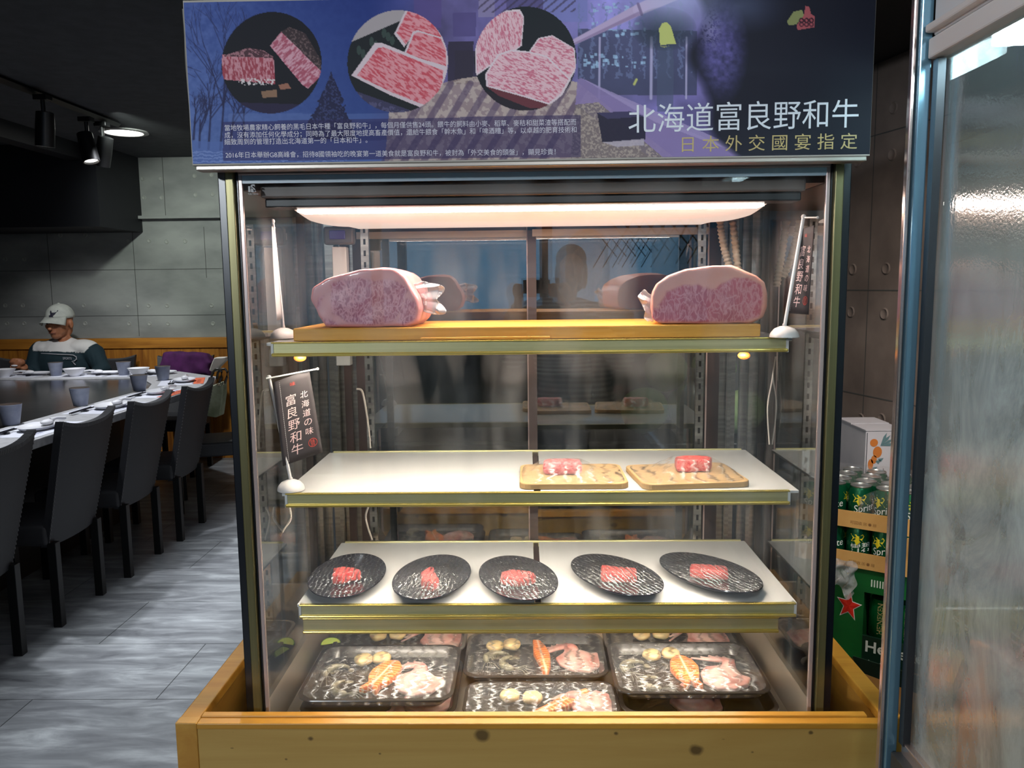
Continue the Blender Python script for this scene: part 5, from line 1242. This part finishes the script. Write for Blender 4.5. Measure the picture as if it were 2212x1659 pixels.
# ================================================================== RIGHT SIDE: CARTONS AND CANS BESIDE THE WALL
m_card = noisy('brown_cardboard', S(206,158,92), S(190,140,76), 9., .8); m_cardd = M('cardboard_print', S(128,84,40), .8)
m_can = M('green_can', S(14,92,58), .25, .5); m_canl = M('can_lid', S(190,192,190), .3, .9); m_cany = M('yellow_lemon_print', S(226,206,40), .35); m_cang = M('leaf_green_print', S(60,150,50), .35); m_wtxt = M('white_can_lettering', S(236,240,236), .35)
m_shrink = film('shrink_wrap', (1,1,1), .16, .6, .05)
ANG = math.radians(-35)
P0 = Vector((.922, 2.25, 0)); RT = Matrix.Translation(P0) @ Matrix.Rotation(ANG, 4, 'Z')
def L(x, y, z): p = RT @ Vector((x, y, z)); return p
def can(label, loc, rot, word, scale=1.):
    t = thing('drink_can', label, 'can', loc, rot, 'green lemon drink cans in the two cardboard trays')
    R = .033
    G().lathe([(0, .002), (.024, .0), (.027, .004), (R, .012), (R, .098), (.0275, .111)], 28).build('can_body', m_can, t, world=False, smooth=50)
    G().lathe([(.0275, .111), (.0285, .114), (.0270, .1155), (.0255, .1125), (0, .112)], 28).build('can_lid', m_canl, t, world=False, smooth=50)
    def cyl(u, v, h=.0004): a = -PI/2+u/R; return ((R+h)*math.cos(a), (R+h)*math.sin(a), v)
    g = G(); n = 7
    for c0, v0 in ((-.012, .094), (.055, .094)):
        g = G()
        poly = [(0, 0), (.020, .002), (.024, -.004), (.018, -.016), (.026, -.026), (.012, -.022), (.004, -.032), (-.002, -.020), (-.012, -.022), (-.006, -.010), (-.014, .0)]
        cc = [cyl(c0+x, v0+z-.002) for x, z in poly]; ctr = cyl(c0+.006, v0-.012, .0008); g.add(cc+[ctr], [(i, (i+1) % len(cc), len(cc)) for i in range(len(cc))])
        g.build('lemon_print', m_cany, t, world=False, fix=False)
    g = G()
    A, B_ = (('Sprite', .060, -.020, .18, .030), ('雪碧', None, .085, 0, .026)) if word == 'Sprite' else (('雪碧', None, -.026, .12, .030), ('Sprite', None, .070, 0, .026))
    for s_, w_, du, sl, sz in (A, B_):
        g = G(); text_on(g, s_, lambda u, v: cyl(u+du, v+u*sl), sz, 0, .040, width=w_, bold=.0); g.build('can_lettering', m_wtxt, t, world=False, fix=False)
    return t
def cdtray(label, z, hh, loc_y=0.):
    t = thing('cardboard_tray', label, 'cardboard tray', tuple(L(.05, .135, z)), ANG)
    w, d = .42, .284
    G().box(-w/2, w/2, -d/2, d/2, 0, .003).build('tray_bottom', m_card, t, world=False)
    for a in ((-w/2, w/2, -d/2, -d/2+.003), (-w/2, w/2, d/2-.003, d/2), (-w/2, -w/2+.003, -d/2, d/2), (w/2-.003, w/2, -d/2, d/2)): G().box(*a, .003, hh).build('tray_side', m_card, t, world=False)
    g = G(); text_on(g, '可回收 ▣ ◉ ▤', lambda u, v: (u, -d/2-.0004, v), .011, -.05, .012); g.build('tray_print', m_cardd, t, world=False, fix=False); return t
cdtray('upper cardboard tray of green cans by the concrete wall', .800, .048); lt = cdtray('lower cardboard tray of green cans by the concrete wall', .684, .046)
G().add([(.10, -.139, .044), (.18, -.140, .050), (.20, -.145, .10), (.13, -.150, .125), (.05, -.146, .09)], [(0,1,2,3,4)]).build('torn_flap', m_card, lt, world=False, solid=.003)
canA = None
names = ['front', 'second', 'third', 'back']
for lay, z in (('upper', .8035), ('lower', .6875)):
    for r in range(4):
        for c in range(6):
            x = -.122+c*.0690; y = .034+r*.0675
            if lay == 'lower' and r > 1: continue
            lab = 'green lemon drink can, %s row, %s tray, place %s from the left' % (names[r], lay, ['first', 'second', 'third', 'fourth', 'fifth', 'sixth'][c])
            p = L(x, y, z); rz = ANG+(-.15 if (c+r) % 2 else .35)+random.uniform(-.15, .15)
            word = 'Sprite' if (lay == 'upper' or c != 2) else 'x'
            if canA is None: canA = can(lab, tuple(p), rz, 'Sprite')
            elif word == 'x': can(lab, tuple(p), rz, 'x')
            else: dup(canA, tuple(p), rz, lab)
g = G(); nx_, ny_ = 30, 22
g.add([tuple(L(-.158+.416*i/(nx_-1), .002+.268*j/(ny_-1), .9275+.003*mnoise.noise(Vector((i*.5, j*.5, 1)))-.004*(math.sin(i*2*PI/5)*.3+.3))) for j in range(ny_) for i in range(nx_)], [(j*nx_+i, j*nx_+i+1, (j+1)*nx_+i+1, (j+1)*nx_+i) for j in range(ny_-1) for i in range(nx_-1)])
g.add([tuple(L(.02+.24*i/17, -.003-.004*math.sin(i), .848+.072*j/7*(.55+.45*math.sin(i*.35)))) for j in range(8) for i in range(18)], [(j*18+i, j*18+i+1, (j+1)*18+i+1, (j+1)*18+i) for j in range(7) for i in range(17)])
o = g.build('shrink_wrap', m_shrink, smooth=True); tag(o, 'clear torn plastic wrap over the upper tray of green cans', 'plastic wrap')
# green beer carton with a window
m_beer = noisy('green_carton', S(18,98,44), S(12,76,36), 8., .35); m_beerd = M('dark_green_band', S(14,42,30), .4); m_star = M('red_star', S(214,44,30), .35); m_stare = M('star_outline', S(232,220,214), .4); m_silver = M('silver_lettering', S(214,218,210), .4)
bc = thing('beer_carton', 'green beer multipack carton with red star and a torn window, under the can trays', 'carton', tuple(L(.05, .13, .41)), ANG)
w, d, h = .42, .26, .270
G().box(-w/2, w/2, -d/2+.085, d/2, 0, h).build('carton_body', m_beer, bc, world=False)
g = G().box(-w/2, -.005, -d/2, -d/2+.085, .0, h); g.build('carton_front', m_beer, bc, world=False)
G().box(-.005, .155, -d/2, -d/2+.085, .205, h).build('carton_front', m_beer, bc, world=False); G().box(.155, w/2, -d/2, -d/2+.085, 0, h).build('carton_front', m_beer, bc, world=False)
G().box(-.005, .155, -d/2+.009, -d/2+.085, 0, .0592).build('carton_insert', m_beerd, bc, world=False)
G().box(-.005, .155, -d/2, -d/2+.008, .0, .075).build('carton_band', m_beerd, bc, world=False)
fr = lambda u, v, dd=0.: (u, -d/2-.0006-dd, v)
g = G(); text_on(g, 'Heineken', lambda u, v: fr(u, v), .046, .002, .030, bold=.02); g.build('carton_lettering', m_silver, bc, world=False, fix=False)
g = G(); text_on(g, 'IIIIllIIlIII', lambda u, v: fr(u, v), .03, .01, .225, bold=.01); g.build('small_lettering', m_silver, bc, world=False, fix=False)
def star(R_, cu, cv, dd, rot=.1): return [fr(cu+(R_ if i % 2 == 0 else R_*.42)*math.sin(PI*i/5+rot), cv+(R_ if i % 2 == 0 else R_*.42)*math.cos(PI*i/5+rot)*1.3, dd) for i in range(10)]
for nm, R_, m_, dd in (('star_outline', .037, m_stare, .0), ('red_star', .032, m_star, .0008)):
    g = G(); s_ = star(R_, -.045, .155, dd); g.add(s_+[fr(-.045, .155, dd+.002)], [(i, (i+1) % 10, 10) for i in range(10)]); g.build(nm, m_, bc, world=False, fix=False)
gb = G().prism([(-.01, .0), (.19, -.03), (.19, .03), (-.02, .045)], 0, .003, Matrix.Translation((0, -d/2-.030, -.02)) @ Matrix.Rotation(math.radians(100), 4, 'X')); gb.build('torn_flap', m_beerd, bc, world=False)
g = G(); text_on(g, 'eineken', lambda u, v: (u, -d/2-.0335-.010*0+v*.17, -.018+v*.98-u*.10),   .026, .005, .022, bold=.02); g.build('flap_lettering', m_silver, bc, world=False, fix=False)
def bcan(label, x):
    t = thing('beer_can', label, 'can', tuple(L(.05+x, .046, .470)), ANG); R = .033
    G().lathe([(0, .002), (.024, .0), (.027, .004), (R, .012), (R, .105), (.0275, .120), (.028, .123), (.0255, .121), (0, .120)], 30).build('can_body', m_can2, t, world=False, smooth=50)
    g = G(); text_on(g, 'HEINEKEN', lambda u, v: ((R+.0004)*math.cos(-PI/2+(-v)/R), (R+.0004)*math.sin(-PI/2+(-v)/R), u), .020, .022, -.010, bold=.02); g.build('can_lettering', M('dull_gold_lettering', S(150,140,90), .4), t, world=False, fix=False); return t
m_can2 = M('beer_can_green', S(10,110,58), .22, .6)
bcan('green beer can seen through the torn window of the carton', .034); bcan('second green beer can further right in the torn window', .105)
bx = G().box(-.19, .19, -.115, .115, 0, .4025).build('brown_carton', m_card); bx.location = tuple(L(.09, .13, 0)); bx.rotation_euler = (0, 0, ANG); tag(bx, 'plain brown carton on the floor carrying the beer carton', 'carton')
bg = G(); nx_, ny_ = 22, 18
bg.add([tuple(L(-.100+.125*i/21+.006*math.sin(j*.7), -.012-.014*abs(math.sin(i*.5+j*.3)), .705-.095*j/17+.02*math.sin(i*.6)*(j/17))) for j in range(ny_) for i in range(nx_)], [(j*nx_+i, j*nx_+i+1, (j+1)*nx_+i+1, (j+1)*nx_+i) for j in range(ny_-1) for i in range(nx_-1)])
o = bg.build('plastic_bag', m_bag, smooth=True); tag(o, 'crumpled clear plastic bag hanging between the can tray and beer carton', 'plastic bag')
# white carton with printed fruit on a carton stack behind the cans
m_wcard = noisy('white_carton', S(206,202,208), S(190,188,196), 6., .7); m_line = M('dark_line_print', S(70,74,84), .7); m_or = M('orange_print', S(206,120,50), .7); m_teal = M('teal_print', S(96,128,134), .7)
zt = float(at_y(1877, 927, 2.5)[2])
ws = G().box(1.06, 1.185, 2.50, 2.73, 0, zt-.30).build('carton_stack', m_card); tag(ws, 'plain carton hidden behind the can trays, carrying the white carton', 'carton')
wc = thing('white_carton', 'white carton with orange fruit print standing behind the green cans', 'carton', (1.122, 2.61, zt-.2985))
G().bbox(1.062, 1.182, 2.502, 2.728, zt-.2985, zt-.006, r=.002).build('carton_body', m_wcard, wc)
G().box(1.060, 1.184, 2.500, 2.612, zt-.006, zt-.003).build('carton_flap', m_wcard, wc); G().box(1.060, 1.184, 2.616, 2.730, zt-.005, zt-.001).build('carton_flap', m_wcard, wc)
def wf(u, v, dd=0.): return (1.066+u, 2.5012-dd, zt-.008+v)
def disc_poly(u, v, r, n=20, e=1., dd=0.): return [wf(u+r*math.cos(2*PI*i/n), v+r*e*math.sin(2*PI*i/n), dd) for i in range(n)]
g = G()
for u, v, r, e in ((.022, -.036, .0125, 1.), (.034, -.066, .014, 1.3), (.014, -.105, .0085, 2.0), (.024, -.090, .009, 1.5)): p_ = disc_poly(u, v, r, e=e); g.add(p_, [tuple(range(len(p_)))])
g.build('fruit_print', m_or, wc, fix=False)
g = G()
for k, a in enumerate((.5, .85, 1.15, .15)):
    u0, v0 = .042, -.046; g.add([wf(u0, v0, .0003), wf(u0+.030*math.cos(a)-.004*math.sin(a), v0+.030*math.sin(a)+.004*math.cos(a), .0003), wf(u0+.046*math.cos(a), v0+.046*math.sin(a), .0003), wf(u0+.030*math.cos(a)+.005*math.sin(a), v0+.030*math.sin(a)-.005*math.cos(a), .0003)], [(0,1,2,3)])
for u, v in ((.044, -.088), (.036, -.094), (.026, -.116)): g.add([wf(u-.008, v, .0003), wf(u+.010, v+.003, .0003), wf(u+.002, v-.010, .0003)], [(0,1,2)])
g.build('leaf_print', m_teal, wc, fix=False)
g = G()
for (u0, v0, u1, v1) in ((.0, -.004, .0, -.16), (.055, -.118, .055, -.132)): g.add([wf(u0-.0012, v0, .0002), wf(u0+.0012, v0, .0002), wf(u1+.0012, v1, .0002), wf(u1-.0012, v1, .0002)], [(0,1,2,3)])
g.build('line_print', m_line, wc, fix=False)
# ================================================================== GLASS CHILLER ON THE RIGHT
CX, CY = .600, 1.300
chl = thing('glass_chiller', 'tall steel and glass chiller at the right edge, its pane covered in condensation', 'glass chiller', (.9, .8, 0))
m_pol = M('polished_pale_steel', S(206,190,184), .16, .9); m_blue = M('blue_tinted_edge', S(120,160,180), .15, .6); m_dk = M('dark_steel', S(60,64,68), .35, .6); m_hdr = M('grey_white_header', S(232,230,228), .5); m_hdr2 = M('white_ledge', S(240,234,228), .4); m_tealg = M('teal_glass_edge', S(96,150,156), .15, .2)  # blue post and teal pane edge carry the street reflection in their colours
G().bbox(CX-.008, CX-.001, CY-.012, CY+.0, 0, 2.3, r=.002).build('edge_strip', m_pol, chl)
G().bbox(CX, CX+.018, CY-.020, CY-.002, 0, 2.3, r=.002).build('corner_post', m_blue, chl)
G().box(CX+.018, CX+.030, CY-.040, CY-.025, .73, 1.83).build('inner_seal', m_dk, chl)
G().bbox(CX+.0295, CX+.0345, CY-.030, CY-.024, .73, 1.825, r=.001).build('pane_edge', m_tealg, chl)
G().box(CX+.004, 1.15, .25, CY-.03, 0, .715).build('base_housing', m_dk, chl)
G().bbox(CX+.020, CX+.036, .25, CY-.03, .712, .735, r=.002).build('base_rail', m_pol, chl)
g = G().bbox(CX+.016, 1.15, .25, CY-.025, 1.865, 2.35, r=.003); g.build('header', m_hdr, chl)
G().bbox(CX+.010, CX+.045, .25, CY-.022, 1.832, 1.862, r=.003).build('header_ledge', m_hdr2, chl); G().bbox(CX+.004, CX+.045, .25, CY-.022, 1.870, 1.882, r=.003).build('header_ledge', m_hdr2, chl)
def wet_glass():
    m = bpy.data.materials.new('wet_glass'); m.use_nodes = True; m.node_tree.nodes.clear()
    out = nd(m, 'ShaderNodeOutputMaterial'); v = coords(m, (1, 1, .10)); n1 = ntex(m, v, 60., 5., .6, .3); v2 = coords(m, (1, 1, .45)); n2 = ntex(m, v2, 9., 6., .7, .8); v3 = coords(m, (1,1,1)); n3 = ntex(m, v3, 240., 2.)
    ad = nd(m, 'ShaderNodeMath'); ad.operation = 'MULTIPLY_ADD'; ad.inputs[1].default_value = .5; lk(m, n3, ad.inputs[0]); lk(m, n1, ad.inputs[2]); nm = bump(m, ad.outputs[0], .18, .002)
    rf = nd(m, 'ShaderNodeBsdfRefraction'); rf.inputs['IOR'].default_value = 1.06; rf.inputs['Roughness'].default_value = .22; rf.inputs[0].default_value = (.86, .92, .92, 1); lk(m, nm, rf.inputs['Normal'])
    tr = nd(m, 'ShaderNodeBsdfTransparent'); tr.inputs[0].default_value = (.85, .92, .92, 1)
    gl = nd(m, 'ShaderNodeBsdfGlossy'); gl.inputs['Roughness'].default_value = .10; lk(m, nm, gl.inputs['Normal'])
    df = nd(m, 'ShaderNodeBsdfDiffuse'); df.inputs[0].default_value = (.74, .84, .86, 1); tl = nd(m, 'ShaderNodeBsdfTranslucent'); tl.inputs[0].default_value = (.76, .88, .90, 1)
    a = nd(m, 'ShaderNodeMixShader'); a.inputs[0].default_value = .45; lk(m, df.outputs[0], a.inputs[1]); lk(m, tl.outputs[0], a.inputs[2])
    c = nd(m, 'ShaderNodeMixShader'); lk(m, ramp(m, n2, [(.35, (.35,.35,.35)), (.7, (1,1,1))]), c.inputs[0]); lk(m, tr.outputs[0], c.inputs[1]); lk(m, rf.outputs[0], c.inputs[2])
    b = nd(m, 'ShaderNodeMixShader'); sz = nd(m, 'ShaderNodeSeparateXYZ'); tc_ = nd(m, 'ShaderNodeTexCoord'); lk(m, tc_.outputs['Object'], sz.inputs[0]); zr_ = ramp(m, sz.outputs['Z'], [(0., (.55,)*3), (.8, (.75,)*3), (1., (1.,)*3)]); mz = nd(m, 'ShaderNodeMapRange'); mz.inputs['From Min'].default_value = 1.62; mz.inputs['From Max'].default_value = 1.35; mz.inputs['To Min'].default_value = .05; mz.inputs['To Max'].default_value = 1.; lk(m, sz.outputs['Z'], mz.inputs['Value'])
    mm_ = nd(m, 'ShaderNodeMath'); mm_.operation = 'MULTIPLY'; lk(m, ramp(m, n2, [(.34, (.18,.18,.18)), (.66, (.72,.72,.72))]), mm_.inputs[0]); lk(m, mz.outputs[0], mm_.inputs[1]); lk(m, mm_.outputs[0], b.inputs[0]); lk(m, c.outputs[0], b.inputs[1]); lk(m, a.outputs[0], b.inputs[2])
    fr_ = fresnel(m); ma = nd(m, 'ShaderNodeMath'); ma.operation = 'MULTIPLY_ADD'; ma.inputs[1].default_value = 1.8; ma.inputs[2].default_value = .12; lk(m, fr_.outputs[0], ma.inputs[0])
    e = nd(m, 'ShaderNodeMixShader'); lk(m, ma.outputs[0], e.inputs[0]); lk(m, b.outputs[0], e.inputs[1]); lk(m, gl.outputs[0], e.inputs[2]); lk(m, e.outputs[0], out.inputs[0]); return m
g = G(); g.add([(CX+.031, .27, .735), (CX+.031, CY-.027, .735), (CX+.031, CY-.027, 1.832), (CX+.031, .27, 1.832)], [(3,2,1,0)]); g.build('wet_pane', wet_glass(), chl, fix=False)
G().box(CX+.04, 1.14, CY-.040, CY-.034, .735, 1.86).build('rear_pane', glass('chiller_rear_glass', (.82,.9,.9), 1., .05), chl)
G().box(1.14, 1.15, .25, CY-.03, .735, 1.86).build('far_panel', m_hdr, chl)
g = G()
for k in range(9): g.tube([(CX+.06+k*.055, .30, .98), (CX+.06+k*.055, CY-.05, .98)], .0022, 6)
for k in range(5): g.tube([(CX+.05, .32+k*.23, .978), (1.12, .32+k*.23, .978)], .003, 6)
g.build('wire_shelf', m_pol, chl)
G().box(  .70, .73, .30, CY-.06, 1.84, 1.862).build('chiller_fill_tube', emis('cool_fill_glow', (.70, .92, 1.0), 36.), chl)  # unseen glowing tube, added to brighten the fogged pane
m_bot = M('green_bottle_glass', S(20,120,60), .08, spec=.7); m_orj = M('orange_reflection_tint', S(236,120,50), .3)
pb = [(0, 0), (.030, 0), (.032, .004), (.032, .12), (.028, .145), (.014, .175), (.0125, .22), (.014, .222), (.014, .232), (0, .232)]
for k, (x, y, mm, lab) in enumerate([(.70, 1.18, m_orj, 'orange bottle added in place of a reflection, nearest the chiller corner behind the wet pane'), (.74, .98, m_bot, 'green bottle low in the chiller, nearer the camera'), (.80, 1.12, m_bot, 'green bottle low in the chiller behind the orange one')]):
    o = G().lathe(pb, 24).build('bottle', mm, smooth=50); o.location = (x, y, .7155); tag(o, lab, 'bottle')  # the orange one is added, standing in for an orange reflection
# ================================================================== KITCHEN COUNTER BEHIND THE CABINET
kc = thing('prep_counter', 'dark steel counter glimpsed through the rear doors of the cabinet', 'counter', (.2, 2.95, 0))
G().box(-.55, .92, 2.70, 3.15, .0, .93).build('counter_body', M('dark_counter', S(44,44,46), .5), kc); G().bbox(-.57, .94, 2.68, 3.16, .93, .96, r=.004).build('counter_top', m_dk, kc)
m_cab = noisy('cabbage_leaf', S(166,190,140), S(112,144,96), 9., .5, bmp=.6)
for k, (x, y, z, r) in enumerate([(.42, 2.86, 1.045, .085), (.60, 2.90, 1.05, .09), (.76, 2.84, 1.04, .08), (.50, 2.88, 1.185, .075), (.67, 2.88, 1.19, .078)]):
    g = G().ell((0, 0, 0), (r, r, r*.92), seg=32, ring=20); o = g.build('cabbage', m_cab, smooth=True, noise=(.014, 9)); o.location = (x, y, z)
    tag(o, 'pale wrapped cabbage, %s, behind the right rear door' % ['bottom left of the heap', 'bottom middle of the heap', 'bottom right of the heap', 'top left of the heap', 'top right of the heap'][k], 'cabbage', 'cabbages behind the rear door')
o = G().lathe([(0, 0), (.04, 0), (.042, .005), (.042, .14), (.034, .17), (.016, .20), (.016, .225), (.02, .226), (.02, .25), (0, .25)], 24).build('squeeze_bottle', M('grey_bottle', S(74,84,90), .3), smooth=50); o.location = (.565, 2.74, .9605); tag(o, 'dark grey bottle standing in front of the cabbages behind the rear door', 'bottle')
# ================================================================== THE PHOTOGRAPHER (seen reflected in the glass)
ph = thing('person', 'person with dark hair and striped top holding a phone, reflected in the glass', 'person', (.22, -.42, 0))
g = G(); HR2 = Matrix.Translation((.26, -.36, 1.585)) @ Matrix.Rotation(PI, 4, 'Z')
head_shapes(g, HR2); g.tube([(.26, -.38, 1.53), (.23, -.43, 1.40)], [.05, .06], 12); g.ell((.21, -.45, 1.20), (.17, .10, .24)); g.ell((.21, -.45, .98), (.16, .11, .16))
RAr = [(.40, -.44, 1.36), (.40, -.30, 1.18), (.16, -.06, 1.44)]; LAr = [(.02, -.44, 1.36), (-.06, -.28, 1.20), (-.045, -.05, 1.44)]
for A in (RAr, LAr): g.tube(A, [.05, .04, .027], 12)
for s_, x in ((1, .145), (-1, -.055)):
    g.ell((x, -.045, 1.47), (.030, .022, .042))
    for k in range(4): z = 1.50-.020*k; g.tube([(x, -.05, z-.01), (x-s_*.004, -.012, z), (x-s_*.034, -.004-.002*k, z)], [.0095, .009, .0075], 8)
    g.tube([(x, -.055, 1.455), (x-s_*.02, -.04, 1.452), (x-s_*.045, -.038, 1.462)], [.011, .010, .008], 8)
for x in (.13, .29): g.tube([(x, -.45, .92), (x, -.44, .50), (x, -.45, .08)], [.085, .06, .042], 12); g.ell((x, -.39, .04), (.045, .12, .04))
remesh(g, .0085, 3).build('body', m_skin, ph, smooth=80)
g = G(); g.ell((.21, -.45, 1.20), (.19, .125, .25)); g.ell((.21, -.45, .98), (.18, .13, .17)); g.ell((.21, -.44, 1.36), (.21, .085, .07))
for A in (RAr, LAr): g.tube([A[0], A[1], tuple(np.array(A[1])*.25+np.array(A[2])*.75)], [.072, .062, .046], 12)
m_str = M('striped_top', S(120,122,124), .85); v = coords(m_str, (1,1,1)); wv = nd(m_str, 'ShaderNodeTexWave'); wv.bands_direction = 'Z'; wv.inputs['Scale'].default_value = 14.; lk(m_str, v, wv.inputs['Vector']); lk(m_str, ramp(m_str, wv.outputs['Fac'], [(.4, S(60,62,64)), (.6, S(150,152,154))]), bsdf(m_str).inputs['Base Color'])
remesh(g, .011, 3).build('striped_top', m_str, ph, smooth=80)
g = G(); 
for x in (.13, .29): g.tube([(x, -.45, .95), (x, -.44, .50), (x, -.45, .12)], [.105, .078, .06], 12)
g.ell((.21, -.45, .94), (.185, .135, .12)); remesh(g, .013, 3).build('trousers', M('dark_jeans', S(26,28,36), .8), ph, smooth=80)
m_hair = noisy('dark_hair', S(22,18,18), S(34,28,26), 60., .5, stretch=(1,1,.1)); g = G()
for c, r in (((0, .03, .062), (.092, .100, .088)), ((0, .055, .0), (.090, .078, .10)), ((0, .05, -.07), (.082, .060, .07)), ((.075, .02, -.03), (.022, .05, .085)), ((-.075, .02, -.03), (.022, .05, .085))): g.ell((0,0,0), (1,1,1), HR2 @ Matrix.Translation(c) @ Matrix.Diagonal((*r, 1)))
remesh(g, .008, 2).build('hair', m_hair, ph, smooth=80)
fn_ = thing('smartphone', 'dark phone held up sideways by the person reflected in the glass', 'phone', (.045, -.018, 1.5))
G().bbox(-.022, .125, -.024, -.016, 1.452, 1.526, r=.003).build('phone_body', M('dark_phone', S(30,32,38), .2, .4), fn_); G().lathe([(.0, 0), (.006, 0), (.006, .0015), (0, .0015)], 16, mat=Matrix.Translation((0, -.016, 1.512)) @ Matrix.Rotation(-PI/2, 4, 'X')).build('phone_lens', m_blackmetal, fn_)
